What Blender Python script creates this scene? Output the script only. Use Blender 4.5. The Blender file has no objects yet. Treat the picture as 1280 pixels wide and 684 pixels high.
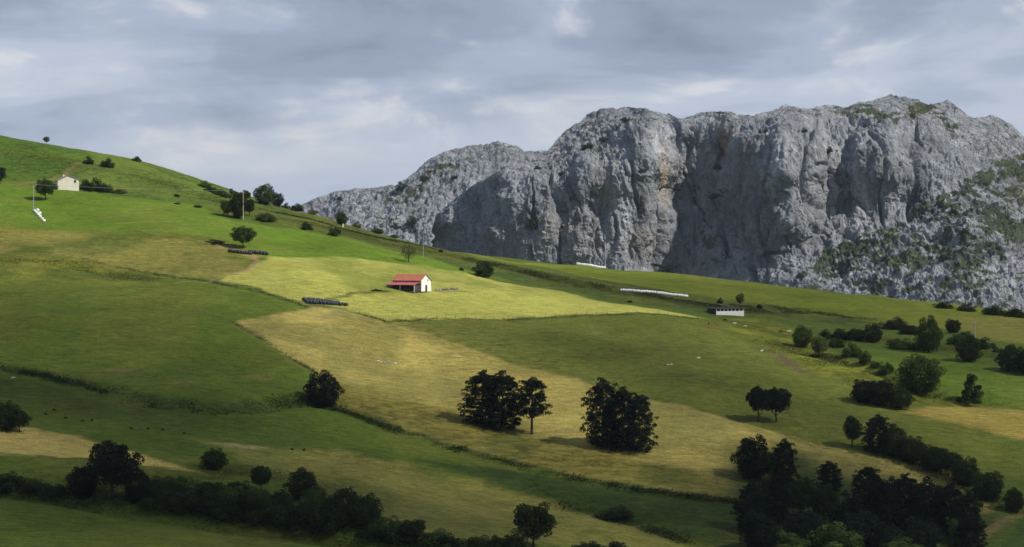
import bpy, bmesh, math, random
import numpy as np
from mathutils import Vector, Matrix

# ------------------------------------------------------------------ camera, sky, sun, exposure
SC = bpy.context.scene
COL = SC.collection
R = math.radians
H = 80.0                       # camera height above the datum
FPX = 2560.0                   # focal length in photograph pixels (1280 wide)
PITCH = math.atan2(-42.0, FPX)
cam_d = bpy.data.cameras.new('camera'); cam_d.sensor_width = 36.0; cam_d.lens = 36.0 * FPX / 1280.0
cam_d.clip_start = 1.0; cam_d.clip_end = 60000.0
cam = bpy.data.objects.new('camera', cam_d); COL.objects.link(cam)
cam.location = (0, 0, H); cam.rotation_euler = (math.pi / 2 + PITCH, 0, 0)
SC.camera = cam
SC.render.resolution_x, SC.render.resolution_y = 1024, 547
SC.view_settings.view_transform = 'Standard'; SC.view_settings.look = 'None'
SC.view_settings.exposure = 0.0; SC.view_settings.gamma = 1.0; SC.view_settings.use_curve_mapping = False

SUN_AZ = R(-19.0)              # measured from +x (right of the view), negative = towards the camera
SUN_EL = R(46.0)
SUN = np.array([math.cos(SUN_EL) * math.cos(SUN_AZ), math.cos(SUN_EL) * math.sin(SUN_AZ), math.sin(SUN_EL)])
sun_d = bpy.data.lights.new('sun', 'SUN'); sun_d.energy = 5.0; sun_d.angle = R(0.6); sun_d.color = (1.0, 0.94, 0.82)
sun = bpy.data.objects.new('sun', sun_d); COL.objects.link(sun)
sun.rotation_euler = Vector(tuple(SUN)).to_track_quat('Z', 'Y').to_euler()
sun.location = (400, -200, 700)


def world():
    w = bpy.data.worlds.new('World'); SC.world = w; w.use_nodes = True
    nt = w.node_tree; nt.nodes.clear(); N = nt.nodes.new; L = nt.links.new
    out = N('ShaderNodeOutputWorld')
    sky = N('ShaderNodeTexSky'); sky.sky_type = 'NISHITA'; sky.sun_disc = False
    sky.sun_elevation = SUN_EL; sky.sun_rotation = math.pi / 2 - SUN_AZ
    bg = N('ShaderNodeBackground'); bg.inputs[1].default_value = 0.07
    L(sky.outputs[0], bg.inputs[0])
    tc = N('ShaderNodeTexCoord'); sep = N('ShaderNodeSeparateXYZ'); L(tc.outputs['Generated'], sep.inputs[0])

    def mth(op, a, b=None, c=None):
        n = N('ShaderNodeMath'); n.operation = op
        for i, k in enumerate((a, b, c)):
            if k is None: continue
            if isinstance(k, (int, float)): n.inputs[i].default_value = k
            else: L(k, n.inputs[i])
        return n.outputs[0]

    # layered cloud: flattened masses, brighter towards the sun on their upper edges, paler air at the horizon
    def mapd(off, sc):
        mp = N('ShaderNodeMapping'); L(tc.outputs['Generated'], mp.inputs[0])
        mp.inputs['Location'].default_value = off; mp.inputs['Scale'].default_value = sc; return mp.outputs[0]

    def noise(vec, scale, detail, rough, dist=0.0):
        n = N('ShaderNodeTexNoise'); n.inputs['Scale'].default_value = scale; n.inputs['Detail'].default_value = detail
        n.inputs['Roughness'].default_value = rough; n.inputs['Distortion'].default_value = dist
        L(vec, n.inputs['Vector']); return n.outputs[0]

    def ramp(src, stops):
        r = N('ShaderNodeValToRGB'); e = r.color_ramp.elements; r.color_ramp.interpolation = 'EASE'
        while len(e) < len(stops): e.new(0.5)
        for k, (p, c) in zip(e, stops): k.position = p; k.color = c if len(c) == 4 else (*c, 1)
        L(src, r.inputs[0]); return r.outputs[0]

    S1 = (3.6, 3.6, 21.0); o1 = (SKO[0], SKO[1], SKO[2])
    big = noise(mapd(o1, S1), 1.0, 5, 0.52, 0.35)
    S2 = (10.0, 10.0, 27.0)
    mid = noise(mapd((SKO[3], 4.4, SKO[4]), S2), 1.0, 7, 0.55, 0.4)
    mid2 = noise(mapd((SKO[3] + 0.09, 4.4, SKO[4] + 0.26), S2), 1.0, 7, 0.55, 0.4)
    edge = mth('SUBTRACT', mid, mid2)
    elev = mth('MINIMUM', mth('MAXIMUM', sep.outputs[2], 0.0), 0.25)
    shade = mth('ADD', mth('ADD', mth('MULTIPLY', big, 0.62), mth('MULTIPLY', mid, 0.38)), mth('MULTIPLY', mth('SUBTRACT', 0.045, elev), 1.25))
    colr = ramp(shade, [(0.29, (0.235, 0.282, 0.388)), (0.39, (0.325, 0.385, 0.505)), (0.46, (0.415, 0.480, 0.612)), (0.53, (0.515, 0.575, 0.700)), (0.63, (0.64, 0.68, 0.755))])
    lit = mth('MULTIPLY', ramp(edge, [(0.01, (0, 0, 0)), (0.17, (1, 1, 1))]), ramp(mth('ADD', mth('MULTIPLY', mid, 0.6), mth('MULTIPLY', big, 0.4)), [(0.45, (0, 0, 0)), (0.58, (1, 1, 1))]))
    mx = N('ShaderNodeMix'); mx.data_type = 'RGBA'
    L(mth('MULTIPLY', lit, 0.62), mx.inputs[0]); L(colr, mx.inputs[6]); mx.inputs[7].default_value = (0.78, 0.77, 0.78, 1)
    bg2 = N('ShaderNodeBackground'); L(mx.outputs[2], bg2.inputs[0]); bg2.inputs[1].default_value = 1.0
    cover = ramp(noise(mapd((8.0, 0.4, 2.2), (6, 6, 26)), 1.0, 5, 0.5, 0.3), [(0.34, (0.88, 0.88, 0.88)), (0.50, (0.97, 0.97, 0.97))])
    ms = N('ShaderNodeMixShader'); L(cover, ms.inputs[0]); L(bg.outputs[0], ms.inputs[1]); L(bg2.outputs[0], ms.inputs[2])
    L(ms.outputs[0], out.inputs[0])


SKO = (7.9, 3.3, 11.2, 8.1, 6.0)
world()

# ------------------------------------------------------------------ numpy helpers
CP, SP = math.cos(PITCH), math.sin(PITCH)


def ray(u, v):
    """direction of the sight line through photograph pixel (u, v), scaled to y = 1"""
    a = (np.asarray(u, float) - 640.0) / FPX; b = (342.0 - np.asarray(v, float)) / FPX
    dy = CP - b * SP; dz = SP + b * CP
    return a / dy, dz / dy


def P(u, v, Y):
    dx, dz = ray(u, v); Y = np.asarray(Y, float)
    return np.stack(np.broadcast_arrays(dx * Y, Y, H + dz * Y), -1)


def _hash(ix, iy, iz, s):
    h = (ix.astype(np.int64) * 374761393 + iy.astype(np.int64) * 668265263 + iz.astype(np.int64) * 1274126177 + s * 974711) & 0xFFFFFFFF
    h = ((h ^ (h >> 13)) * 1103515245) & 0xFFFFFFFF
    h = ((h ^ (h >> 16)) * 2246822519) & 0xFFFFFFFF
    return ((h ^ (h >> 15)) & 0xFFFFFF) / float(0xFFFFFF)


def vn(x, y, z=None, s=0):
    """smooth value noise, -1..1"""
    x = np.asarray(x, float); y = np.asarray(y, float); z = np.zeros_like(x) if z is None else np.asarray(z, float)
    ix, iy, iz = np.floor(x), np.floor(y), np.floor(z)
    fx, fy, fz = x - ix, y - iy, z - iz
    fx = fx * fx * fx * (fx * (fx * 6 - 15) + 10); fy = fy * fy * fy * (fy * (fy * 6 - 15) + 10); fz = fz * fz * fz * (fz * (fz * 6 - 15) + 10)
    ix, iy, iz = ix.astype(np.int64), iy.astype(np.int64), iz.astype(np.int64)
    r = 0
    flat = not np.any(fz)
    for dz in ((0,) if flat else (0, 1)):
        wz = (1 - fz) if dz == 0 else fz
        if flat: wz = 1.0
        for dy in (0, 1):
            wy = fy if dy else 1 - fy
            for dx in (0, 1):
                wx = fx if dx else 1 - fx
                r = r + _hash(ix + dx, iy + dy, iz + dz, s) * wx * wy * wz
    return r * 2 - 1


def fbm(x, y, z=None, o=4, s=0, g=0.5, ridge=False):
    a, t, n = 1.0, 0.0, 0.0
    for k in range(o):
        v = vn(x * 2 ** k, y * 2 ** k, None if z is None else z * 2 ** k, s + k * 17)
        if ridge: v = 1 - 2 * np.abs(v)
        t = t + a * v; n += a; a *= g
    return t / n


def sstep(a, b, x):
    t = np.clip((x - a) / (b - a), 0, 1); return t * t * (3 - 2 * t)


def sdist(poly, x, y):
    """signed distance to a polygon, positive inside"""
    poly = np.asarray(poly, float); d = np.full(x.shape, 1e18); ins = np.zeros(x.shape, bool)
    for i in range(len(poly)):
        ax, ay = poly[i]; bx, by = poly[(i + 1) % len(poly)]
        ex, ey = bx - ax, by - ay; wx, wy = x - ax, y - ay
        t = np.clip((wx * ex + wy * ey) / max(ex * ex + ey * ey, 1e-9), 0, 1)
        d = np.minimum(d, (wx - ex * t) ** 2 + (wy - ey * t) ** 2)
        c = (ay > y) != (by > y)
        with np.errstate(divide='ignore', invalid='ignore'):
            ins ^= c & (x < (bx - ax) * (y - ay) / (by - ay if by != ay else 1e-9) + ax)
    d = np.sqrt(d); return np.where(ins, d, -d)


def ldist(line, x, y):
    line = np.asarray(line, float); d = np.full(x.shape, 1e18)
    for (ax, ay), (bx, by) in zip(line[:-1], line[1:]):
        ex, ey = bx - ax, by - ay; wx, wy = x - ax, y - ay
        t = np.clip((wx * ex + wy * ey) / max(ex * ex + ey * ey, 1e-9), 0, 1)
        d = np.minimum(d, (wx - ex * t) ** 2 + (wy - ey * t) ** 2)
    return np.sqrt(d)


# ------------------------------------------------------------------ object helpers
def tag(o, label=None, cat=None, group=None, kind=None):
    if label: o['label'] = label
    if cat: o['category'] = cat
    if group: o['group'] = group
    if kind: o['kind'] = kind
    return o


def np_mesh(name, V, F, smooth=False):
    me = bpy.data.meshes.new(name); V = np.asarray(V, np.float32); F = np.asarray(F, np.int32)
    me.vertices.add(len(V)); me.vertices.foreach_set('co', V.ravel())
    k = F.shape[1]; me.loops.add(F.size); me.loops.foreach_set('vertex_index', F.ravel())
    me.polygons.add(len(F)); me.polygons.foreach_set('loop_start', np.arange(0, F.size, k, dtype=np.int32))
    me.polygons.foreach_set('loop_total', np.full(len(F), k, np.int32))
    if smooth: me.polygons.foreach_set('use_smooth', np.ones(len(F), bool))
    me.update(calc_edges=True); return me


def link(name, me, parent=None, mat=None):
    o = bpy.data.objects.new(name, me); COL.objects.link(o)
    if parent: o.parent = parent
    if mat:
        if me.materials: pass
        else: me.materials.append(mat)
    return o


def empty(name, loc, rz=0.0):
    o = bpy.data.objects.new(name, None); COL.objects.link(o); o.empty_display_size = 1
    o.location = tuple(float(k) for k in loc); o.rotation_euler = (0, 0, rz); return o


def vattr(me, name, arr):
    a = me.attributes.new(name, 'FLOAT_COLOR', 'POINT')
    c = np.ones((len(arr), 4), np.float32); c[:, :3] = arr; a.data.foreach_set('color', c.ravel())


class NT:
    def __init__(s, name):
        s.m = bpy.data.materials.new(name); s.m.use_nodes = True; s.t = s.m.node_tree; s.t.nodes.clear()
        s.out = s.n('ShaderNodeOutputMaterial')

    def n(s, typ, **kw):
        n = s.t.nodes.new(typ)
        for k, v in kw.items(): setattr(n, k, v)
        return n

    def l(s, a, b): s.t.links.new(a, b)

    def noise(s, vec, scale, detail=4, rough=0.5, dist=0.0):
        n = s.n('ShaderNodeTexNoise'); n.inputs['Scale'].default_value = scale; n.inputs['Detail'].default_value = detail
        n.inputs['Roughness'].default_value = rough; n.inputs['Distortion'].default_value = dist
        if vec is not None: s.l(vec, n.inputs['Vector'])
        return n.outputs[0]

    def mapr(s, src, a, b, c, d):
        n = s.n('ShaderNodeMapRange'); s.l(src, n.inputs[0])
        for i, k in enumerate((a, b, c, d)): n.inputs[i + 1].default_value = k
        return n.outputs[0]

    def math(s, op, a, b=0.0):
        n = s.n('ShaderNodeMath', operation=op)
        for i, k in enumerate((a, b)):
            if isinstance(k, (int, float)): n.inputs[i].default_value = k
            else: s.l(k, n.inputs[i])
        return n.outputs[0]

    def mix(s, fac, a, b, mode='MIX'):
        n = s.n('ShaderNodeMix', data_type='RGBA', blend_type=mode)
        for i, k in ((0, fac), (6, a), (7, b)):
            if isinstance(k, (int, float)): n.inputs[i].default_value = k
            elif isinstance(k, tuple): n.inputs[i].default_value = (*k, 1) if len(k) == 3 else k
            else: s.l(k, n.inputs[i])
        return n.outputs[2]

    def scalecol(s, col, fac):
        n = s.n('ShaderNodeVectorMath', operation='SCALE')
        if isinstance(col, tuple): n.inputs[0].default_value = col
        else: s.l(col, n.inputs[0])
        s.l(fac, n.inputs['Scale']); return n.outputs[0]

    def mapping(s, vec, sc=(1, 1, 1), rot=(0, 0, 0)):
        n = s.n('ShaderNodeMapping'); s.l(vec, n.inputs[0]); n.inputs['Scale'].default_value = sc; n.inputs['Rotation'].default_value = rot
        return n.outputs[0]

    def bump(s, h, strength, dist):
        n = s.n('ShaderNodeBump'); n.inputs['Strength'].default_value = strength; n.inputs['Distance'].default_value = dist
        s.l(h, n.inputs['Height']); return n.outputs[0]

    def bsdf(s, col, rough=0.9, normal=None, spec=0.2):
        n = s.n('ShaderNodeBsdfPrincipled')
        if isinstance(col, tuple): n.inputs['Base Color'].default_value = (*col, 1)
        else: s.l(col, n.inputs['Base Color'])
        n.inputs['Roughness'].default_value = rough; n.inputs['Specular IOR Level'].default_value = spec
        if normal is not None: s.l(normal, n.inputs['Normal'])
        s.l(n.outputs[0], s.out.inputs[0]); return n


def simple_mat(name, col, rough=0.85, var=0.25, scale=2.0, spec=0.2, bump=0.0):
    t = NT(name); tc = t.n('ShaderNodeTexCoord')
    nz = t.noise(tc.outputs['Object'], scale, 5, 0.6)
    c = t.scalecol(col, t.mapr(nz, 0.3, 0.7, 1 - var, 1 + var))
    t.bsdf(c, rough, t.bump(nz, bump, 0.05) if bump else None, spec); return t.m


def curve_y(pts, u):
    pts = np.asarray(pts, float); return np.interp(u, pts[:, 0], pts[:, 1])


# ------------------------------------------------------------------ terrain shape
CTRL = {
    -120: [(684, 395), (600, 455), (540, 510), (440, 590), (320, 735), (230, 870), (160, 1010)],
    0: [(684, 400), (608, 455), (560, 500), (530, 525), (458, 585), (400, 640), (325, 735), (290, 785), (235, 870), (169, 1010)],
    200: [(684, 405), (640, 440), (590, 485), (500, 565), (400, 655), (340, 730), (300, 790), (260, 860), (208, 985)],
    400: [(684, 420), (665, 440), (600, 495), (505, 575), (400, 670), (350, 740), (320, 790), (290, 860), (269, 965)],
    640: [(684, 450), (600, 520), (535, 585), (460, 650), (400, 715), (360, 790), (345, 850), (324, 1000)],
    850: [(684, 470), (600, 535), (530, 590), (460, 655), (400, 735), (375, 820), (345, 1020)],
    1000: [(684, 480), (600, 545), (530, 600), (460, 670), (420, 740), (395, 830), (362, 1010)],
    1150: [(684, 490), (600, 555), (530, 610), (480, 660), (430, 740), (400, 850), (378, 990)],
    1280: [(684, 500), (620, 545), (540, 610), (480, 665), (430, 760), (410, 850), (391, 970)],
    1420: [(684, 510), (600, 560), (500, 650), (430, 780), (405, 960)],
}
SKYL = [(-120, 160), (0, 169), (57, 178), (120, 191), (170, 201), (250, 228), (300, 243), (330, 254), (380, 265), (450, 287), (560, 313), (640, 324), (720, 332), (900, 352), (1100, 373), (1280, 392), (1420, 405)]
SKYD = [(-120, 1010), (0, 1010), (200, 985), (400, 965), (640, 1000), (850, 1020), (1000, 1010), (1280, 970), (1420, 960)]
pts = []
for u, col in CTRL.items():
    for v, D in col: pts.append(P(u, v, D))
for u in (57, 120, 170, 250, 300, 330, 450, 560, 720, 930, 1080):
    pts.append(P(u, curve_y(SKYL, u), curve_y(SKYD, u)))
for u in (-120, 0, 100, 200, 300, 400, 520, 640, 850, 1050, 1280, 1420):   # the far side falls away
    v, D = curve_y(SKYL, u), curve_y(SKYD, u)
    pts.append(P(u, v + 7, D + 70)); pts.append(P(u, v + 30, D + 200)); pts.append(P(u, v + 75, D + 450))
for x, y, z in ((0, 0, 78), (-150, 0, 76), (150, 0, 74), (0, 120, 38), (-120, 130, 38), (120, 130, 34), (0, 250, 14), (-160, 260, 20), (170, 270, 8),
                (-500, 0, 60), (500, 0, 50), (-450, 500, 60), (430, 500, -5), (-600, 1000, 130), (600, 1000, 20), (-600, 1600, 40), (600, 1600, -20)):
    pts.append(np.array([x, y, z], float))
CPTS = np.array(pts)


def tps_fit(c):
    q = c[:, :2] / 100.0; d2 = ((q[:, None] - q[None]) ** 2).sum(-1)
    K = 0.5 * d2 * np.log(d2 + 1e-12); n = len(q)
    A = np.zeros((n + 3, n + 3)); A[:n, :n] = K + np.eye(n) * 0.02; A[:n, n] = 1; A[:n, n + 1:] = q; A[n, :n] = 1; A[n + 1:, :n] = q.T
    return np.linalg.solve(A, np.concatenate([c[:, 2], np.zeros(3)]))


TW = tps_fit(CPTS)


def tps(x, y):
    sh = x.shape; X = np.stack([x.ravel(), y.ravel()], -1) / 100.0; out = np.empty(len(X)); q = CPTS[:, :2] / 100.0; n = len(q)
    for i in range(0, len(X), 60000):
        b = X[i:i + 60000]; d2 = ((b[:, None] - q[None]) ** 2).sum(-1)
        out[i:i + 60000] = (0.5 * d2 * np.log(d2 + 1e-12)) @ TW[:n] + TW[n] + b @ TW[n + 1:]
    return out.reshape(sh)


def far_ground(x, y):
    return -20.0 + 22 * vn(x / 900.0, y / 900.0, s=3) + 9 * vn(x / 260.0, y / 260.0, s=4)


GSTEP = 5.0
gx = np.arange(-700, 701, GSTEP); gy = np.arange(-60, 1801, GSTEP)
GX, GY = np.meshgrid(gx, gy)
core = tps(GX, GY)
# outside the valley in view the land eases into rolling low ground
wgt = np.clip(np.minimum.reduce([(GX + 700) / 220, (700 - GX) / 220, (1800 - GY) / 350, (GY + 60) / 120]), 0, 1)
core = np.where(wgt < 1, far_ground(GX, GY) * (1 - wgt) + core * wgt, core)


def base_h(x, y):
    fx = np.clip((x - gx[0]) / GSTEP, 0, len(gx) - 1.001); fy = np.clip((y - gy[0]) / GSTEP, 0, len(gy) - 1.001)
    i, j = fx.astype(int), fy.astype(int); a, b = fx - i, fy - j
    z = core[j, i] * (1 - a) * (1 - b) + core[j, i + 1] * a * (1 - b) + core[j + 1, i] * (1 - a) * b + core[j + 1, i + 1] * a * b
    out = (x < gx[0]) | (x > gx[-1]) | (y < gy[0]) | (y > gy[-1])
    return np.where(out, far_ground(x, y), z)


def relief(x, y):
    return 1.35 * vn(x / 46, y / 46, s=21) + 0.5 * vn(x / 17, y / 13, s=22) + 0.11 * vn(x / 5.5, y / 5.5, s=23)


BANKS = []                      # (world polyline, width, depth)


def height(x, y):
    x = np.asarray(x, float); y = np.asarray(y, float)
    z = base_h(x, y) + relief(x, y)
    for ln, w, d in BANKS:
        lo = ln.min(0) - 4 * w; hi = ln.max(0) + 4 * w
        m = (x > lo[0]) & (x < hi[0]) & (y > lo[1]) & (y < hi[1])
        if np.any(m):
            dd = ldist(ln, x[m], y[m]); zz = z[m]; zz += d * np.exp(-(dd / w) ** 2); z[m] = zz
    return z


_Y = np.arange(360, 1150, 1.0)


def at(u, v):
    """ground point seen through photograph pixel (u, v)"""
    dx, dz = ray(u, v); g = height(dx * _Y, _Y) - (H + dz * _Y)
    k = np.argmax(g > 0) if np.any(g > 0) else int(np.argmax(g[:700]))
    if k > 0 and g[k] > 0:
        t = g[k - 1] / (g[k - 1] - g[k]); Y = _Y[k - 1] + t
    else: Y = _Y[k]
    x = float(dx * Y); return np.array([x, float(Y), float(height(np.array([x]), np.array([Y]))[0])])


def on(x, y): return float(height(np.array([float(x)]), np.array([float(y)]))[0])


def wl(px):
    """photograph polyline/polygon -> plan coordinates on the ground"""
    return np.array([at(u, v)[:2] for u, v in px])


for px, w, d in (
        ([(-40, 602), (60, 612), (200, 634), (330, 655), (480, 676), (560, 690)], 9, -4.0),          # gully behind the lowest meadow
        ([(0, 459), (60, 470), (130, 491), (250, 512), (330, 508), (400, 500)], 5, -1.6),
        ([(405, 505), (520, 545), (660, 585), (800, 612), (930, 628)], 6, -1.5),
        ([(300, 572), (430, 570), (560, 600), (700, 632), (860, 676)], 5, -1.4),
        ([(100, 324), (170, 338), (270, 353), (380, 384)], 3, -0.8),
        ([(292, 404), (340, 432), (396, 466)], 2.2, -0.7),
        ([(440, 388), (482, 402), (640, 399), (870, 400)], 2.0, -0.6),
        ([(560, 318), (640, 336), (760, 362), (900, 386), (1000, 388)], 5, -1.6),
        ([(60, 330), (110, 333), (160, 345)], 5, -1.4),
        ([(1010, 440), (1080, 458), (1120, 474), (1180, 500), (1280, 506)], 5, -1.8)):
    BANKS.append((wl(px), w, d))


# ------------------------------------------------------------------ ground sheet with field colours
def graded(a, b, step, lo, hi, g=1.35):
    mid = np.arange(a, b + 1e-6, step); left, right = [], []
    s, p = step, a
    while p > lo: s *= g; p -= s; left.append(max(p, lo))
    s, p = step, b
    while p < hi: s *= g; p += s; right.append(min(p, hi))
    return np.concatenate([left[::-1], mid, right])


xs = graded(-268, 258, 1.0, -9000, 9000); ys = graded(388, 1060, 1.0, -3000, 14000)
TX, TY = np.meshgrid(xs, ys); tz = height(TX, TY)
nx, ny = len(xs), len(ys)
V = np.stack([TX, TY, tz], -1).reshape(-1, 3)
I = np.arange(nx * ny).reshape(ny, nx)
F = np.stack([I[:-1, :-1], I[:-1, 1:], I[1:, 1:], I[1:, :-1]], -1).reshape(-1, 4)

fx, fy = V[:, 0], V[:, 1]
wx = fx + 1.6 * vn(fx / 9, fy / 9, s=31) + 0.9 * vn(fx / 3, fy / 3, s=32)
wy = fy + 1.6 * vn(fx / 9, fy / 9, s=33) + 0.9 * vn(fx / 3, fy / 3, s=34)
colr = np.tile(np.array([0.075, 0.105, 0.018]), (len(V), 1))
rough = np.full(len(V), 0.35)


def paint(px, c, soft=1.2, rg=None, mott=None, amt=1.0, poly=None):
    poly = wl(px) if poly is None else poly
    lo = poly.min(0) - 25; hi = poly.max(0) + 25
    m = np.nonzero((fx > lo[0]) & (fx < hi[0]) & (fy > lo[1]) & (fy < hi[1]))[0]
    w = sstep(-soft, soft, sdist(poly, wx[m], wy[m])) * amt
    cc = np.tile(np.array(c, float), (len(m), 1))
    if mott:
        c2, sc, th, sd = mott
        k = sstep(th - 0.25, th + 0.25, fbm(fx[m] / sc, fy[m] / sc * 0.7, o=4, s=sd))
        cc = cc * (1 - k[:, None]) + np.array(c2) * k[:, None]
    colr[m] = colr[m] * (1 - w[:, None]) + cc * w[:, None]
    if rg is not None: rough[m] = rough[m] * (1 - w) + rg * w


def stroke(px, c, width, amt=1.0, rg=None, soft=0.6, gaps=0.0):
    ln = wl(px); lo = ln.min(0) - width * 4; hi = ln.max(0) + width * 4
    m = np.nonzero((fx > lo[0]) & (fx < hi[0]) & (fy > lo[1]) & (fy < hi[1]))[0]
    w = (1 - sstep(width * (1 - soft), width * (1 + soft), ldist(ln, wx[m], wy[m]))) * amt
    if gaps: w = w * sstep(-gaps, gaps * 0.6, fbm(fx[m] / 11, fy[m] / 11, o=3, s=77) + 0.15)
    colr[m] = colr[m] * (1 - w[:, None]) + np.array(c) * w[:, None]
    if rg is not None: rough[m] = rough[m] * (1 - w) + rg * w


GREEN = (0.092, 0.152, 0.016); BRACK = (0.050, 0.095, 0.014); OLIVE = (0.090, 0.105, 0.020); YEL = (0.285, 0.292, 0.066)
TAN = (0.310, 0.262, 0.072); DKG = (0.040, 0.078, 0.014); SOIL = (0.26, 0.19, 0.10); MEAD = (0.105, 0.145, 0.016)
# upper left hill
paint([(-150, 150), (0, 150), (200, 190), (330, 235), (330, 262), (250, 262), (75, 236), (-150, 236)], (0.100, 0.140, 0.024), 2, 0.9, ((0.066, 0.108, 0.018), 18, 0.15, 41))
paint([(-150, 150), (0, 150), (100, 176), (118, 196), (95, 210), (60, 226), (-150, 234)], (0.062, 0.112, 0.016), 1.5, 1.0, ((0.080, 0.120, 0.016), 12, 0.25, 42))
# bright pasture below the white house
paint([(-150, 232), (40, 232), (75, 236), (250, 258), (290, 276), (400, 292), (480, 310), (600, 343), (560, 350), (420, 324), (330, 322), (200, 300), (0, 292), (-150, 292)], GREEN, 2.0, 0.3, ((0.115, 0.158, 0.022), 30, 0.2, 43))
paint([(-150, 286), (0, 284), (180, 290), (270, 298), (332, 318), (325, 334), (280, 350), (200, 345), (100, 326), (-150, 322)], (0.160, 0.155, 0.036), 4.0, 0.6, ((0.085, 0.105, 0.018), 22, 0.05, 44))
paint([(70, 300), (110, 299), (165, 306), (150, 318), (100, 316), (75, 309)], (0.085, 0.105, 0.022), 5.0, 0.9, amt=0.7)
# crest hedge-bank and rough strip
paint([(330, 250), (470, 288), (600, 320), (760, 352), (900, 374), (1000, 382), (1130, 402), (1100, 412), (1000, 396), (900, 390), (780, 378), (640, 350), (560, 330), (470, 306), (380, 288), (320, 272)], OLIVE, 2.5, 0.9, ((0.055, 0.080, 0.018), 14, 0.0, 45))
# crest meadow (right)
paint([(535, 308), (720, 326), (900, 346), (1100, 368), (1420, 400), (1420, 445), (1280, 430), (1200, 412), (1100, 404), (1000, 386), (900, 374), (800, 358), (690, 336), (600, 322)], (0.120, 0.150, 0.018), 2.0, 0.3, ((0.142, 0.162, 0.022), 35, 0.1, 46))
paint([(1180, 395), (1420, 405), (1420, 440), (1290, 432), (1215, 422)], (0.170, 0.168, 0.036), 5.0, 0.4)
# bright yellow mown field round the barn
paint([(272, 352), (300, 340), (340, 322), (430, 322), (520, 332), (600, 345), (700, 364), (800, 384), (880, 398), (640, 399), (482, 401), (440, 388), (380, 380)], YEL, 1.3, 0.25, ((0.195, 0.220, 0.045), 26, 0.25, 47))
# left green bowl
paint([(-150, 318), (0, 320), (60, 322), (120, 332), (200, 345), (270, 355), (380, 384), (330, 396), (290, 405), (340, 434), (398, 468), (384, 500), (330, 507), (250, 506), (130, 488), (60, 468), (0, 458), (-150, 440)], (0.086, 0.122, 0.017), 1.6, 0.4, ((0.112, 0.132, 0.022), 28, 0.1, 48))
paint([(0, 320), (60, 322), (150, 334), (230, 352), (150, 356), (60, 350), (0, 345)], (0.120, 0.130, 0.022), 6, 0.7, ((0.07, 0.09, 0.016), 14, 0.1, 56))
# tan hay field running down to the pines
paint([(290, 405), (330, 396), (384, 384), (440, 390), (482, 402), (560, 425), (640, 455), (800, 494), (940, 532), (1060, 562), (1190, 590), (1240, 640), (1200, 650), (1100, 620), (1000, 600), (945, 640), (800, 608), (660, 582), (520, 542), (420, 500), (402, 470), (340, 434)], TAN, 1.6, 0.45, ((0.215, 0.195, 0.055), 24, 0.1, 49))
paint([(405, 478), (470, 486), (560, 512), (660, 545), (760, 566), (880, 590), (935, 620), (800, 606), (660, 582), (520, 542), (420, 504)], (0.185, 0.165, 0.036), 6, 0.8, ((0.115, 0.12, 0.026), 13, 0.1, 50))
# olive pasture
paint([(482, 402), (640, 400), (872, 399), (960, 418), (1010, 444), (1080, 478), (1150, 510), (1280, 560), (1420, 590), (1420, 640), (1280, 600), (1200, 585), (1110, 575), (1000, 548), (940, 531), (800, 493), (640, 455), (560, 425)], (0.092, 0.108, 0.019), 2.5, 0.5, ((0.112, 0.126, 0.025), 30, 0.1, 51))
paint([(470, 398), (520, 404), (600, 440), (700, 470), (640, 468), (560, 440)], (0.16, 0.15, 0.04), 7, 0.5, amt=0.6)  # soft cloud-shadow edge of the pasture painted into the grass colour
paint([(880, 396), (960, 400), (1010, 420), (1050, 450), (1110, 476), (1190, 506), (1140, 514), (1060, 486), (1000, 452), (950, 425)], (0.170, 0.185, 0.024), 4, 0.7, ((0.10, 0.115, 0.018), 16, 0.1, 57))
# vivid field among the hedges
paint([(1085, 436), (1170, 444), (1280, 464), (1420, 490), (1420, 520), (1280, 510), (1200, 502), (1150, 486), (1100, 462)], (0.088, 0.136, 0.018), 1.5, 0.25, ((0.102, 0.140, 0.022), 24, 0.2, 52))
paint([(1130, 515), (1200, 506), (1420, 515), (1420, 585), (1280, 550), (1200, 530)], (0.235, 0.190, 0.045), 2.5, 0.45)
paint([(880, 585), (1000, 575), (1000, 640), (900, 640)], (0.21, 0.18, 0.045), 3, 0.5)
# lower slopes
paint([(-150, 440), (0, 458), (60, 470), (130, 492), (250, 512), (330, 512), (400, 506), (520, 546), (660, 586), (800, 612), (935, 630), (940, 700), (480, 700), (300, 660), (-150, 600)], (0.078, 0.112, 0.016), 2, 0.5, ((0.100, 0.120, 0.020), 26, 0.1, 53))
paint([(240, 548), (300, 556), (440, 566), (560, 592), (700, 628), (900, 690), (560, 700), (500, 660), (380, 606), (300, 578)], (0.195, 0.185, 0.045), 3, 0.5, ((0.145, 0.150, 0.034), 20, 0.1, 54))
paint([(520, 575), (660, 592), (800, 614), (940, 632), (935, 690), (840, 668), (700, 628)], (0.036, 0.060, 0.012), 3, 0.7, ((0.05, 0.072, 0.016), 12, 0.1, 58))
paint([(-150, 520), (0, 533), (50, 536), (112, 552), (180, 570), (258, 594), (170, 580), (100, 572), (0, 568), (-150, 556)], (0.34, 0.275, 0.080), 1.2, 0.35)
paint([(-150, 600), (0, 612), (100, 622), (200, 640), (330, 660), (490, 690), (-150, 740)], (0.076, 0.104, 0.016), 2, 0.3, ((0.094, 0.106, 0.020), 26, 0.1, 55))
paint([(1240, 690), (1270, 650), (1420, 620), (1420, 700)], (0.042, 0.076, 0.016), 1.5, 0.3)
paint([(915, 560), (990, 560), (1060, 600), (1200, 620), (1240, 650), (1230, 700), (900, 700)], (0.045, 0.066, 0.016), 6, 0.9, ((0.062, 0.075, 0.02), 10, 0.1, 59))  # darker ground under the wood, tree shade put into its colour
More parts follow.
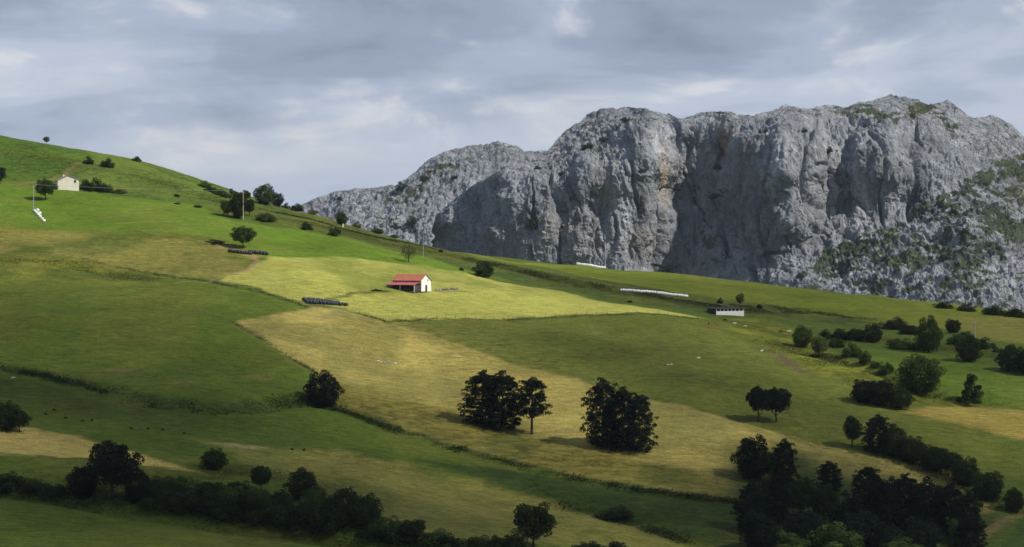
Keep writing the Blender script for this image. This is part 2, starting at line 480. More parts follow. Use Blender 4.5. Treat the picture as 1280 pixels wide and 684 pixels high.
stroke([(0, 566), (60, 570), (120, 576), (180, 583)], (0.05, 0.065, 0.02), 0.9, 0.7, 0.9)
stroke([(384, 384), (405, 376), (440, 367), (488, 364.5)], (0.10, 0.105, 0.03), 1.3, 0.8, 0.9)
stroke([(545, 365), (600, 366)], (0.14, 0.14, 0.04), 0.8, 0.6, 0.9)
# banks, tracks, wear
stroke([(0, 459), (60, 470), (130, 491), (250, 512), (330, 508), (396, 500)], (0.045, 0.070, 0.016), 3.0, 0.7, 1.0, 0.7, 0.5)
stroke([(292, 404), (340, 432), (398, 468)], (0.045, 0.06, 0.018), 0.7, 0.7, 1.0)
stroke([(100, 324), (170, 338), (270, 354), (384, 384), (440, 390), (482, 402)], (0.075, 0.088, 0.022), 0.9, 0.6, 1.0)
stroke([(482, 402), (560, 400), (700, 398), (872, 399)], (0.07, 0.078, 0.02), 0.7, 0.6, 1.0)
stroke([(560, 318), (640, 336), (760, 362), (900, 386), (1000, 388)], (0.045, 0.070, 0.016), 5.0, 0.7, 1.0, 0.7, 0.6)
stroke([(690, 468), (800, 494), (940, 532), (1100, 578)], (0.070, 0.080, 0.02), 0.8, 0.6, 0.8)
stroke([(405, 506), (520, 545), (660, 585), (800, 612), (930, 628)], (0.055, 0.07, 0.018), 1.6, 0.7, 0.9, 0.7, 0.5)
stroke([(700, 628), (770, 650), (860, 678)], (0.05, 0.055, 0.018), 1.4, 0.7, 0.9, 0.7, 0.6)
stroke([(270, 308), (296, 316), (316, 320), (321, 327), (310, 337), (294, 343)], SOIL, 1.3, 0.75, 0.5)
stroke([(294, 343), (262, 351), (230, 352)], (0.20, 0.18, 0.07), 1.0, 0.5, 0.5)
stroke([(20, 230), (62, 227), (84, 214), (106, 204)], (0.17, 0.14, 0.055), 1.3, 0.8, 0.7)
stroke([(950, 437), (968, 443), (985, 455), (1003, 465)], (0.115, 0.085, 0.055), 1.6, 0.85, 1.0, 0.7)
stroke([(268, 553), (300, 557), (340, 560)], (0.30, 0.25, 0.12), 0.8, 0.7, 0.6)
stroke([(392, 384), (430, 388), (400, 400)], (0.22, 0.19, 0.09), 1.6, 0.5, 0.6)
stroke([(150, 280), (190, 278), (230, 277)], (0.20, 0.19, 0.06), 0.9, 0.6, 0.6)
stroke([(1210, 684), (1240, 655), (1275, 642)], (0.20, 0.15, 0.06), 1.6, 0.7, 0.6)
for u, v, r_ in ((150, 462, 6), (230, 478, 5), (320, 470, 5), (880, 410, 3.0), (905, 411, 3.0), (835, 455, 2.2), (900, 402, 2.6), (20, 250, 4), (1075, 455, 3)):
    stroke([(u - r_ * 2, v), (u + r_ * 2, v + 1)], (0.17, 0.135, 0.045), r_ * 0.45, 0.55, 0.6, 0.9)

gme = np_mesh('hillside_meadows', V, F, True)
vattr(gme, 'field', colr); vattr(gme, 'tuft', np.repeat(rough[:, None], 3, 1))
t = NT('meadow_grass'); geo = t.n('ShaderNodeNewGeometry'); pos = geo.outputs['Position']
a = t.n('ShaderNodeAttribute', attribute_name='field'); b = t.n('ShaderNodeAttribute', attribute_name='tuft')
n1 = t.noise(pos, 0.035, 5, 0.6, 0.3); n2 = t.noise(pos, 0.42, 6, 0.65, 0.4); n3 = t.noise(t.mapping(pos, (0.35, 1.6, 1), (0, 0, 0.35)), 0.55, 5, 0.65)
n4 = t.noise(pos, 1.7, 4, 0.7)
f1 = t.mapr(n1, 0.3, 0.7, 0.82, 1.18); f2 = t.mapr(n2, 0.3, 0.72, 0.58, 1.36); f3 = t.mapr(n3, 0.3, 0.7, 0.70, 1.30); f4 = t.mapr(n4, 0.3, 0.7, 0.72, 1.28)
fl = t.math('MULTIPLY', t.math('MULTIPLY', f1, f3), f4)
rsep = t.n('ShaderNodeSeparateColor'); t.l(b.outputs[0], rsep.inputs[0])
fr = t.mix(rsep.outputs[0], (1, 1, 1), t.scalecol((1, 1, 1), f2))
c = t.scalecol(a.outputs[0], fl); c = t.mix(1.0, c, fr, 'MULTIPLY')
dry = t.mapr(t.noise(pos, 0.16, 5, 0.65, 0.6), 0.52, 0.72, 0.0, 0.45)
c = t.mix(dry, c, t.mix(1.0, c, (1.35, 1.10, 1.2), 'MULTIPLY'))
zs = t.n('ShaderNodeSeparateXYZ'); t.l(pos, zs.inputs[0])
ter = t.math('SINE', t.math('ADD', t.math('MULTIPLY', zs.outputs[2], 4.2), t.math('MULTIPLY', t.noise(pos, 0.09, 4, 0.55), 26.0)))
terf = t.math('MULTIPLY', t.mapr(ter, 0.2, 1.0, 0.0, 1.0), t.mapr(t.noise(pos, 0.03, 3, 0.5), 0.42, 0.62, 0.0, 0.34))
c = t.scalecol(c, t.math('SUBTRACT', 1.04, t.math('MULTIPLY', terf, t.math('ADD', rsep.outputs[0], 0.25))))
wd = t.mapr(t.noise(pos, 0.75, 3, 0.75, 0.8), 0.66, 0.74, 0.0, 0.5)
c = t.mix(wd, c, t.mix(1.0, c, (0.45, 0.55, 0.5), 'MULTIPLY'))
hgt = t.math('ADD', t.math('MULTIPLY', n2, 1.0), t.math('MULTIPLY', n4, 0.5))
t.bsdf(c, 0.95, t.bump(hgt, 0.8, 0.8), 0.05)
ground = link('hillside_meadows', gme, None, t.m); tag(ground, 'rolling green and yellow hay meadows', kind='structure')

# ------------------------------------------------------------------ limestone mountain
def rbf(ctrl, u, v, asp=1.0):
    c = np.array(ctrl, float); q = c[:, :2] / 100.0; n = len(q)
    K = np.sqrt(((q[:, None] - q[None]) ** 2).sum(-1)); A = np.zeros((n + 1, n + 1)); A[:n, :n] = K; A[:n, n] = 1; A[n, :n] = 1
    w = np.linalg.solve(A, np.append(c[:, 2], 0)); sh = u.shape; X = np.stack([u.ravel(), v.ravel()], -1) / 100.0; o = np.empty(len(X))
    for i in range(0, len(X), 50000):
        b = X[i:i + 50000]; o[i:i + 50000] = np.sqrt(((b[:, None] - q[None]) ** 2).sum(-1)) @ w[:n] + w[n]
    return o.reshape(sh)


def blob(U, Vv, cu, cv, ru, rv, rot=0.0):
    a = math.radians(rot); du, dv = U - cu, Vv - cv
    x = du * math.cos(a) + dv * math.sin(a); y = -du * math.sin(a) + dv * math.cos(a)
    return np.exp(-((x / ru) ** 2 + (y / rv) ** 2))


def massif(name, u0, u1, ncol, nrow, base, top, depth, cliff, veg, tan, grey, seed, back=420.0, shift=None):
    us = np.linspace(u0, u1, ncol); vb = curve_y(base, us); vt = np.minimum(curve_y(top, us), vb - 0.5)
    tt = np.linspace(0, 1, nrow); U = np.tile(us, (nrow, 1)); Vv = vb[None] + (vt - vb)[None] * tt[:, None]
    D = rbf(depth, U, Vv)
    if shift is not None: D = D + shift(U, Vv)
    cl = cliff(U, Vv)                                            # 1 = sheer wall, 0 = karst slope
    p = P(U, Vv, D)
    du = np.gradient(p, axis=1); dv = np.gradient(p, axis=0); nrm = np.cross(du, dv); nrm /= np.linalg.norm(nrm, axis=-1, keepdims=True) + 1e-9
    nrm = np.where((nrm[..., 1:2] > 0), -nrm, nrm)
    X, Y, Z = p[..., 0], p[..., 1], p[..., 2]
    # walls: tall flutes, buttresses, ledges; slopes: broken karst blocks
    wob = 22 * fbm(X / 70, Z / 90, o=3, s=seed)
    flute = fbm((X + wob) / 52, Z / 230, Y / 300, o=5, s=seed + 1, g=0.55, ridge=True)
    ledge = fbm(X / 150, (Z + 0.25 * X) / 34, o=4, s=seed + 2, g=0.55)
    fine = fbm(X / 11, Z / 24, Y / 14, o=4, s=seed + 3, g=0.62, ridge=True)
    kar = fbm(X / 34, Y / 40, Z / 26, o=5, s=seed + 4, g=0.6, ridge=True)
    karf = fbm(X / 8.5, Y / 10, Z / 7, o=3, s=seed + 5, g=0.6, ridge=True)
    gul = fbm((X + 0.6 * Z) / 75, Z / 260, o=3, s=seed + 6, ridge=True)
    edge = np.minimum(1, np.minimum(tt[:, None] * 6, (1 - tt[:, None]) * 5 + 0.35))
    crack = sstep(0.66, 0.98, fbm((X + 0.8 * wob) / 30, Z / 150, Y / 200, o=2, s=seed + 7, ridge=True)) + 0.6 * sstep(0.7, 0.98, fbm((X + 0.5 * Z) / 22, (Z - 0.4 * X) / 40, o=2, s=seed + 8, ridge=True))
    block = np.floor(fbm(X / 20, Y / 24, Z / 30, o=3, s=seed + 10) * 5) / 5
    disp = cl * (6.5 * flute + 5 * ledge + 4.6 * fine - 11 * crack + 7 * block) + (1 - cl) * (6 * kar + 3.6 * karf + 8 * gul + 6 * block - 3 * crack)
    q = p + nrm * (disp * edge)[..., None]
    # back slope so that the mass is closed
    rows = [q]
    for k, (dy, f) in enumerate(((25, 0.02), (80, 0.10), (200, 0.35), (back, 0.8), (back * 1.6, 1.25))):
        r = q[-1].copy(); r[:, 1] += dy; r[:, 2] -= f * np.maximum(q[-1][:, 2] - q[0][:, 2], 5); r[:, 0] *= 1 + dy / 2600.0
        r[:, 2] += 5 * vn(r[:, 0] / 30, r[:, 1] / 30, s=seed + 9) * (0.3 if k == 0 else 1); rows.append(r[None])
    Q = np.concatenate(rows, 0); nr = Q.shape[0]
    J = np.arange(nr * ncol).reshape(nr, ncol); Fq = np.stack([J[:-1, :-1], J[:-1, 1:], J[1:, 1:], J[1:, :-1]], -1).reshape(-1, 4)
    # rock colour: pale limestone, darker walls and grey patches, ochre seepage, turf and heath
    base_c = np.array([0.268, 0.285, 0.318]); k = fbm(X / 60, Z / 55, Y / 70, o=5, s=seed + 11, g=0.6)
    c = base_c * (1.0 + (0.26 + 0.12 * cl) * k)[..., None]
    c = c * (1 - 0.20 * cl)[..., None]
    ft = fbm(X / 7.0, Z / 16, Y / 9, o=3, s=seed + 12, g=0.6); c = c * (1 + (0.42 - 0.18 * cl) * ft)[..., None]
    streak = sstep(0.15, 0.62, fbm((X + 0.5 * wob) / 9, Z / 120, o=4, s=seed + 13)) * cl
    pale = sstep(0.1, 0.6, fbm((X + 0.6 * wob) / 24, Z / 160, o=4, s=seed + 19)) * cl
    c = c * (1 - 0.48 * streak)[..., None] * (1 + 0.28 * pale)[..., None]
    g = np.clip(grey(U, Vv), 0, 1)[..., None]; c = c * (1 - 0.45 * g)
    tn = np.clip(tan(U, Vv) * (0.45 + 0.8 * sstep(-0.2, 0.5, fbm(X / 13, Z / 60, o=3, s=seed + 14))), 0, 1)[..., None]
    c = c * (1 - tn) + np.array([0.33, 0.255, 0.165]) * tn
    up = np.clip(nrm[..., 2], 0, 1)
    nz = fbm(X / 26, Z / 20, Y / 26, o=5, s=seed + 15, g=0.62); nf = fbm(X / 11, Z / 7, Y / 11, o=3, s=seed + 16, g=0.7)
    vg = 0.92 * sstep(0.02, 0.26, veg(U, Vv) + 0.40 * nz + 0.95 * nf - 0.52)[..., None]
    hue = (0.5 + 0.5 * vn(X / 40, Z / 40, s=seed + 17))[..., None]
    c = c * (1 - vg) + (np.array([0.030, 0.044, 0.019]) * (1 - hue) + np.array([0.082, 0.098, 0.034]) * hue) * vg
    CC = np.concatenate([c] + [c[-1:]] * (nr - nrow), 0)
    me = np_mesh(name, Q.reshape(-1, 3), Fq, False); vattr(me, 'rock', CC.reshape(-1, 3)); WW = np.concatenate([cl] + [cl[-1:]] * (nr - nrow), 0); vattr(me, 'wall', np.repeat(WW.reshape(-1, 1), 3, 1))
    return link(name, me, None, ROCK), q, us, vb, vt


t = NT('limestone'); geo = t.n('ShaderNodeNewGeometry'); pos = geo.outputs['Position']
a = t.n('ShaderNodeAttribute', attribute_name='rock')
na = t.noise(t.mapping(pos, (1, 1, 0.45)), 0.10, 6, 0.68, 0.3); nb = t.noise(pos, 0.5, 4, 0.7)
c = t.scalecol(a.outputs[0], t.math('MULTIPLY', t.mapr(na, 0.3, 0.7, 0.78, 1.22), t.mapr(nb, 0.3, 0.7, 0.85, 1.15)))
# fractured blocks: jointed cells with their own tone and tilt
wp = t.n('ShaderNodeVectorMath', operation='ADD'); wn = t.n('ShaderNodeTexNoise'); wn.inputs['Scale'].default_value = 0.07; wn.inputs['Detail'].default_value = 4; t.l(pos, wn.inputs['Vector'])
ws = t.n('ShaderNodeVectorMath', operation='SCALE'); t.l(wn.outputs['Color'], ws.inputs[0]); ws.inputs['Scale'].default_value = 14.0; t.l(pos, wp.inputs[0]); t.l(ws.outputs[0], wp.inputs[1])
hts = []
for sc, amt, sq in ((0.050, 1.0, 0.28), (0.14, 0.5, 0.40), (0.36, 0.24, 0.7)):
    vo = t.n('ShaderNodeTexVoronoi', feature='DISTANCE_TO_EDGE'); vo.inputs['Scale'].default_value = sc; t.l(t.mapping(wp.outputs[0], (1, 1, sq)), vo.inputs['Vector'])
    vc = t.n('ShaderNodeTexVoronoi', feature='F1'); vc.inputs['Scale'].default_value = sc; t.l(t.mapping(wp.outputs[0], (1, 1, sq)), vc.inputs['Vector'])
    sepc = t.n('ShaderNodeSeparateColor'); t.l(vc.outputs['Color'], sepc.inputs[0])
    hts.append(t.math('MULTIPLY', t.math('ADD', t.mapr(vo.outputs['Distance'], 0.0, 0.10, 0.0, 1.0), t.math('MULTIPLY', sepc.outputs[0], 0.9)), amt))
    c = t.scalecol(c, t.mapr(sepc.outputs[1], 0, 1, 1 - 0.13, 1 + 0.13))
hh = t.math('ADD', t.math('ADD', hts[0], hts[1]), t.math('ADD', hts[2], t.math('MULTIPLY', t.math('ADD', na, nb), 0.6)))
wa = t.n('ShaderNodeAttribute', attribute_name='wall'); wsp = t.n('ShaderNodeSeparateColor'); t.l(wa.outputs[0], wsp.inputs[0])
bn = t.n('ShaderNodeBump'); bn.inputs['Distance'].default_value = 3.6; t.l(hh, bn.inputs['Height']); t.l(t.mapr(wsp.outputs[0], 0, 1, 0.85, 0.58), bn.inputs['Strength'])
t.bsdf(c, 0.95, bn.outputs[0], 0.05); ROCK = t.m

CREST = [(u, v + 22) for u, v in SKYL]
MTOP = [(540, 318), (545, 300), (553, 264), (579, 242), (606, 225), (633, 210), (665, 205), (683, 192), (702, 170), (735, 145), (760, 137), (786, 134), (808, 136), (837, 143),
        (850, 149), (863, 146), (877, 142), (906, 139), (921, 144), (943, 147), (960, 142), (982, 133), (1008, 139), (1030, 133), (1059, 137), (1074, 130), (1092, 126), (1113, 118),
        (1130, 120), (1148, 124), (1159, 133), (1172, 129), (1184, 125), (1198, 134), (1214, 146), (1240, 145), (1262, 157), (1280, 174), (1330, 205), (1420, 262), (1500, 300)]
RIM = [(545, 300), (579, 242), (633, 212), (680, 222), (735, 203), (790, 170), (848, 152), (900, 146), (960, 156), (1010, 152), (1060, 150), (1110, 150), (1160, 160), (1210, 190), (1240, 215), (1280, 240)]
SPUR = [(985, 380), (1005, 335), (1060, 308), (1120, 282), (1170, 255), (1200, 230), (1240, 205), (1290, 190), (1500, 180)]
MD = [(540, 310, 2620), (548, 320, 2480), (560, 330, 2360), (560, 280, 2400), (580, 250, 2430), (580, 330, 2320), (640, 340, 2285), (640, 230, 2330), (633, 212, 2370), (665, 206, 2420), (680, 222, 2335),
      (720, 345, 2270), (735, 204, 2310), (735, 260, 2285), (700, 172, 2640), (735, 147, 2680), (786, 136, 2660), (760, 170, 2480), (790, 171, 2310), (790, 260, 2280), (800, 345, 2250),
      (812, 158, 2330), (815, 200, 2288), (815, 260, 2285), (848, 151, 2420), (842, 180, 2400), (846, 240, 2405), (835, 345, 2330), (837, 145, 2520), (865, 150, 2425), (880, 200, 2395), (880, 280, 2350), (870, 350, 2300),
      (906, 142, 2400), (905, 190, 2395), (930, 180, 2330), (925, 150, 2390), (940, 240, 2300), (930, 320, 2270), (975, 165, 2290), (985, 220, 2225), (988, 280, 2205), (985, 350, 2185), (960, 144, 2400), (982, 135, 2430),
      (1020, 170, 2320), (1015, 230, 2275), (1020, 300, 2250), (1045, 140, 2470), (1050, 200, 2300), (1058, 250, 2292), (1075, 180, 2300), (1085, 220, 2275), (1100, 180, 2285), (1120, 220, 2262), (1135, 260, 2275), (1113, 121, 2540), (1110, 150, 2360),
      (1150, 200, 2300), (1160, 160, 2370), (1184, 128, 2500), (1190, 235, 2275), (1200, 190, 2340), (1214, 148, 2480), (1240, 200, 2360), (1240, 148, 2500), (1280, 176, 2480), (1280, 240, 2290), (1330, 207, 2480), (1420, 262, 2500), (1500, 300, 2500),
      (1010, 340, 2180), (1060, 312, 2215), (1120, 286, 2230), (1170, 260, 2245), (1010, 375, 2110), (1100, 390, 2030), (1100, 340, 2130), (1160, 330, 2110), (1200, 290, 2150), (1200, 400, 1960), (1280, 410, 1900), (1280, 330, 2060), (1250, 270, 2190), (1400, 420, 1880), (1400, 340, 2080), (1500, 420, 1900)]


def cliff_main(U, Vv):
    rim = np.interp(U, *np.array(RIM, float).T); sp = np.interp(U, *np.array(SPUR, float).T, left=500)
    return sstep(-3, 9, Vv - rim) * (1 - sstep(-6, 10, Vv - sp))


def veg_main(U, Vv):
    sp = np.interp(U, *np.array(SPUR, float).T, left=500)
    b = lambda *k: blob(U, Vv, *k)
    s = sstep(-8, 6, Vv - sp) * 0.42
    return s + 0.75 * b(1060, 318, 60, 14, -20) + 0.7 * b(1150, 268, 50, 9, -24) + 0.42 * b(1250, 225, 40, 24, 20) + 0.36 * b(1225, 262, 50, 16, 20) + 0.6 * b(1275, 290, 30, 20) + 0.55 * b(1210, 330, 34, 30) + 0.5 * b(1130, 330, 40, 16, -25) \
        + 0.75 * b(893, 305, 16, 24) + 0.6 * b(900, 250, 26, 14, -30) + 0.55 * b(830, 335, 24, 14) + 0.55 * b(770, 205, 14, 9, -20) + 0.5 * b(870, 235, 16, 14) + 0.45 * b(960, 290, 10, 30) + 0.5 * b(1030, 185, 8, 16) + 0.5 * b(1095, 145, 34, 6, 10) + 0.55 * b(1150, 132, 16, 7) + 0.5 * b(1180, 155, 40, 9, 30) \
        + 0.3 * sstep(2, -8, Vv - np.interp(U, *np.array(RIM, float).T)) + 0.45 * b(700, 180, 22, 5, -40) + 0.4 * b(1090, 150, 60, 12)


def tan_main(U, Vv):
    b = lambda *k: blob(U, Vv, *k)
    return 0.85 * b(832, 222, 8, 34) + 0.7 * b(826, 200, 4, 26) + 1.0 * b(905, 180, 9, 20) + 0.5 * b(922, 165, 4, 14) + 0.35 * b(757, 240, 9, 30) + 0.38 * b(700, 290, 40, 22) + 0.35 * b(640, 325, 30, 12) + 0.45 * b(800, 300, 22, 18) + 0.25 * b(740, 310, 30, 12) + 0.16 * b(1060, 240, 40, 50)


def grey_main(U, Vv):
    b = lambda *k: blob(U, Vv, *k)
    return 0.45 * b(900, 265, 45, 50) + 0.35 * b(870, 185, 22, 30) + 0.5 * b(900, 205, 8, 6) + 0.3 * b(600, 300, 50, 40) + 0.5 * b(965, 300, 9, 30) + 0.3 * b(1095, 205, 22, 30)


def shift_main(U, Vv):
    b = lambda *k: blob(U, Vv, *k)
    return 26 * b(905, 190, 10, 18) - 16 * b(1010, 230, 12, 60) + 14 * b(1030, 215, 7, 60) - 8 * b(1090, 205, 24, 42) + 9 * b(1062, 200, 6, 50) + 14 * b(962, 300, 7, 34) + 10 * b(757, 270, 7, 60) - 9 * b(727, 270, 9, 60) + 10 * b(700, 285, 7, 50) - 10 * b(825, 215, 5, 44) + 9 * b(817, 260, 4, 50) - 14 * b(893, 330, 16, 30)


FTOP = [(330, 300), (360, 268), (378, 255), (398, 246), (420, 241), (445, 237), (470, 235), (495, 233), (512, 222), (530, 207), (552, 194), (575, 184), (600, 180), (622, 179), (645, 182), (655, 189), (690, 190), (760, 190), (800, 260)]
FD = [(330, 300, 2900), (380, 256, 2980), (380, 300, 2840), (470, 236, 3000), (470, 300, 2760), (520, 216, 3020), (545, 280, 2760), (545, 330, 2640), (600, 181, 3060), (600, 240, 2860), (650, 184, 3060), (650, 240, 2860), (700, 190, 3050), (700, 330, 2760), (800, 260, 3000), (430, 320, 2700), (640, 330, 2720)]


def veg_far(U, Vv):
    b = lambda *k: blob(U, Vv, *k)
    return 0.22 + 0.42 * b(566, 212, 28, 7, -22) + 0.42 * b(520, 245, 36, 9, -25) + 0.3 * b(600, 222, 18, 8, -20) + 0.3 * b(440, 290, 60, 10, 15) + 0.25 * b(520, 290, 40, 12)


zero = lambda U, Vv: np.zeros_like(U)
far_ridge, qf, *_ = massif('rocky_ridge', 330, 800, 470, 170, [(330, 320), (420, 330), (600, 350), (800, 360)], FTOP, FD, zero, veg_far, zero, zero, 300)
tag(far_ridge, 'pale broken limestone ridge rising behind the green crest', kind='structure')
mount, qm, mus, mvb, mvt = massif('limestone_mountain', 541, 1450, 1200, 310, CREST + [(1500, 440)], MTOP, MD, cliff_main, veg_main, tan_main, grey_main, 100, shift=shift_main)
tag(mount, 'grey limestone mountain with sheer cliffs and scrubby spur', kind='structure')


def mountain_point(u, v):
    i = int(np.clip(round((u - mus[0]) / (mus[1] - mus[0])), 0, len(mus) - 1)); f = (v - mvb[i]) / (mvt[i] - mvb[i])
    return qm[int(np.clip(round(f * (qm.shape[0] - 1)), 0, qm.shape[0] - 1)), i]


def ridge_point(u, v):
    i = int(np.clip((u - 330) / 470 * 469, 0, 469)); b = curve_y([(330, 320), (420, 330), (600, 350), (800, 360)], u); tp = curve_y(FTOP, u)
    return qf[int(np.clip((v - b) / (tp - b) * 169, 0, 169)), i]


# ------------------------------------------------------------------ drifting clouds overhead that shade the valley
ZC = 1500.0


def to_cloud(p): return p[..., :2] + SUN[None, :2] * ((ZC - p[..., 2:3]) / SUN[2])


def cloud(name, label, regions, cut, amt, seed, box, gaps=()):
    """one cumulus sheet; `regions` are outlines of its shadow on the hillside"""
    step = 10.0; cx = np.arange(box[0], box[1], step); cy = np.arange(box[2], box[3], step); CX, CY = np.meshgrid(cx, cy)
    w1 = CX + 30 * vn(CX / 90, CY / 90, s=seed) + 12 * vn(CX / 30, CY / 30, s=seed + 1); w2 = CY + 30 * vn(CX / 90, CY / 90, s=seed + 2) + 12 * vn(CX / 30, CY / 30, s=seed + 3)
    S = np.zeros_like(CX)
    for px, soft, k in regions:
        w = np.array([at(u, v) for u, v in px]); pl = to_cloud(w); S = np.maximum(S, k * sstep(-soft, soft, sdist(pl, w1, w2)))
    for px, soft, k in gaps:                                     # thin places in the cloud
        w = np.array([at(u, v) for u, v in px]); S = S * (1 - k * sstep(-soft, soft, sdist(to_cloud(w), w1, w2)))
    S = S * (1 - cut * sstep(0.1, 0.55, fbm(CX / 120, CY / 120, o=4, s=seed + 5)))
    S = np.clip(S, 0, 0.985); alpha = 1 - np.sqrt(1 - S)
    lump = 60 * np.sqrt(S) * (0.6 + 0.5 * fbm(CX / 110, CY / 110, o=4, s=seed + 7)); under = 14 * S * fbm(CX / 80, CY / 80, o=3, s=seed + 8)
    n = CX.size; J = np.arange(n).reshape(CX.shape); Fq = np.stack([J[:-1, :-1], J[:-1, 1:], J[1:, 1:], J[1:, :-1]], -1).reshape(-1, 4)
    keep = (S.ravel()[Fq].max(1) > 0.006); Fq = Fq[keep]
    Vt = np.stack([CX, CY, ZC + 2 + lump], -1).reshape(-1, 3); Vb = np.stack([CX, CY, ZC - np.abs(under)], -1).reshape(-1, 3)
    VV = np.concatenate([Vt, Vb]); FF = np.concatenate([Fq, Fq[:, ::-1] + n]); use = np.unique(FF); mp = np.zeros(len(VV), int); mp[use] = np.arange(len(use))
    me = np_mesh(name, VV[use], mp[FF], True); al = np.concatenate([alpha.ravel(), alpha.ravel()])[use]
    vattr(me, 'cover', np.repeat(al[:, None], 3, 1)); o = link(name, me, None, CLOUDM); tag(o, label, 'cloud', kind='stuff'); return o


t = NT('cloud_vapour'); a = t.n('ShaderNodeAttribute', attribute_name='cover'); sp = t.n('ShaderNodeSeparateColor'); t.l(a.outputs[0], sp.inputs[0])
tr = t.n('ShaderNodeBsdfTransparent'); df = t.n('ShaderNodeBsdfDiffuse'); tl = t.n('ShaderNodeBsdfTranslucent')
df.inputs[0].default_value = (0.55, 0.56, 0.58, 1); tl.inputs[0].default_value = (0.12, 0.13, 0.16, 1)
m1 = t.n('ShaderNodeMixShader'); m1.inputs[0].default_value = 0.5; t.l(df.outputs[0], m1.inputs[1]); t.l(tl.outputs[0], m1.inputs[2])
m2 = t.n('ShaderNodeMixShader'); t.l(sp.outputs[0], m2.inputs[0]); t.l(tr.outputs[0], m2.inputs[1]); t.l(m1.outputs[0], m2.inputs[2]); t.l(m2.outputs[0], t.out.inputs[0]); CLOUDM = t.m
MIDG = [(540, 470), (700, 490), (950, 530), (1200, 585), (1300, 640), (1100, 660), (900, 640), (640, 590), (440, 520), (400, 480)]
LOW = [(-160, 430), (0, 440), (120, 455), (260, 470), (330, 478), (400, 490), (520, 548), (700, 606), (830, 622), (905, 560), (960, 500), (1010, 478), (1080, 505), (1180, 540), (1300, 570), (1430, 590), (1430, 700), (1000, 720), (-160, 720)]
MIDC = [(495, 404), (640, 401), (780, 402), (880, 420), (960, 450), (1030, 490), (1100, 530), (1000, 545), (900, 522), (760, 488), (640, 455), (560, 430)]
LEFT = [(-160, 360), (0, 375), (150, 385), (250, 400), (330, 450), (380, 480), (200, 500), (-160, 480)]
TOPC = [(-160, 150), (0, 160), (120, 190), (250, 228), (250, 255), (100, 235), (-160, 232)]
RIGHTC = [(760, 345), (1010, 362), (1420, 395), (1420, 520), (1200, 505), (1100, 470), (1020, 430), (900, 392), (800, 368)]
cloud('cloud', 'broad grey cloud drifting over the valley and shading its lower slopes', [(LOW, 42, 0.96), (MIDC, 26, 0.60), (LEFT, 45, 0.66), (MIDG, 45, 0.64)], 0.18, 1, 500, (300, 2300, -500, 900),
      [([(-120, 520), (120, 540), (280, 600), (150, 590), (-120, 575)], 22, 0.42), ([(250, 545), (450, 560), (700, 626), (900, 690), (520, 670), (380, 606)], 20, 0.30), ([(-150, 615), (250, 650), (420, 690), (-150, 720)], 22, 0.16)])
cloud('cloud', 'thin veil of cloud over the far hedges', [(RIGHTC, 40, 0.5)], 0.3, 1, 540, (300, 2400, -100, 1300))

# ------------------------------------------------------------------ foliage
def leaf_mat(name, c1, c2, trans=0.25):
    t = NT(name); a = t.n('ShaderNodeAttribute', attribute_name='leaf'); oi = t.n('ShaderNodeObjectInfo')
    sp = t.n('ShaderNodeSeparateColor'); t.l(a.outputs[0], sp.inputs[0])
    c = t.mix(sp.outputs[0], c1, c2); c = t.scalecol(c, t.mapr(oi.outputs['Random'], 0, 1, 0.82, 1.2))
    d = t.n('ShaderNodeBsdfDiffuse'); t.l(c, d.inputs[0]); tl = t.n('ShaderNodeBsdfTranslucent'); t.l(c, tl.inputs[0])
    m = t.n('ShaderNodeMixShader'); m.inputs[0].default_value = trans; t.l(d.outputs[0], m.inputs[1]); t.l(tl.outputs[0], m.inputs[2]); t.l(m.outputs[0], t.out.inputs[0]); return t.m


LEAF = {'black': leaf_mat('pine_needles', (0.009, 0.014, 0.012), (0.021, 0.030, 0.020), 0.12),
        'dark': leaf_mat('dark_foliage', (0.020, 0.032, 0.014), (0.043, 0.061, 0.022), 0.22),
        'mid': leaf_mat('green_foliage', (0.040, 0.062, 0.018), (0.084, 0.118, 0.032), 0.3),
        'light': leaf_mat('light_foliage', (0.075, 0.110, 0.026), (0.135, 0.175, 0.045), 0.35),
        'olive': leaf_mat('olive_foliage', (0.085, 0.095, 0.026), (0.150, 0.155, 0.048), 0.3),
        'bare': leaf_mat('thin_foliage', (0.060, 0.064, 0.030), (0.110, 0.112, 0.050), 0.3)}
BARK = simple_mat('bark', (0.055, 0.045, 0.036), 0.95, 0.35, 6.0, 0.1)


def cards(rng, pos, nrm, size, asp=1.5):
    n = len(pos); a = rng.normal(size=(n, 3)); t1 = np.cross(nrm, a); t1 /= np.linalg.norm(t1, axis=1, keepdims=True) + 1e-9; t2 = np.cross(nrm, t1)
    s = size * rng.uniform(0.6, 1.35, (n, 1)); e1 = t1 * s * asp * 0.5; e2 = t2 * s * 0.5
    Vv = np.stack([pos - e1 - e2 * 0.5, pos - e1 * 0.1 - e2, pos + e1, pos + e2], 1).reshape(-1, 3)
    return Vv, np.arange(4 * n).reshape(n, 4)


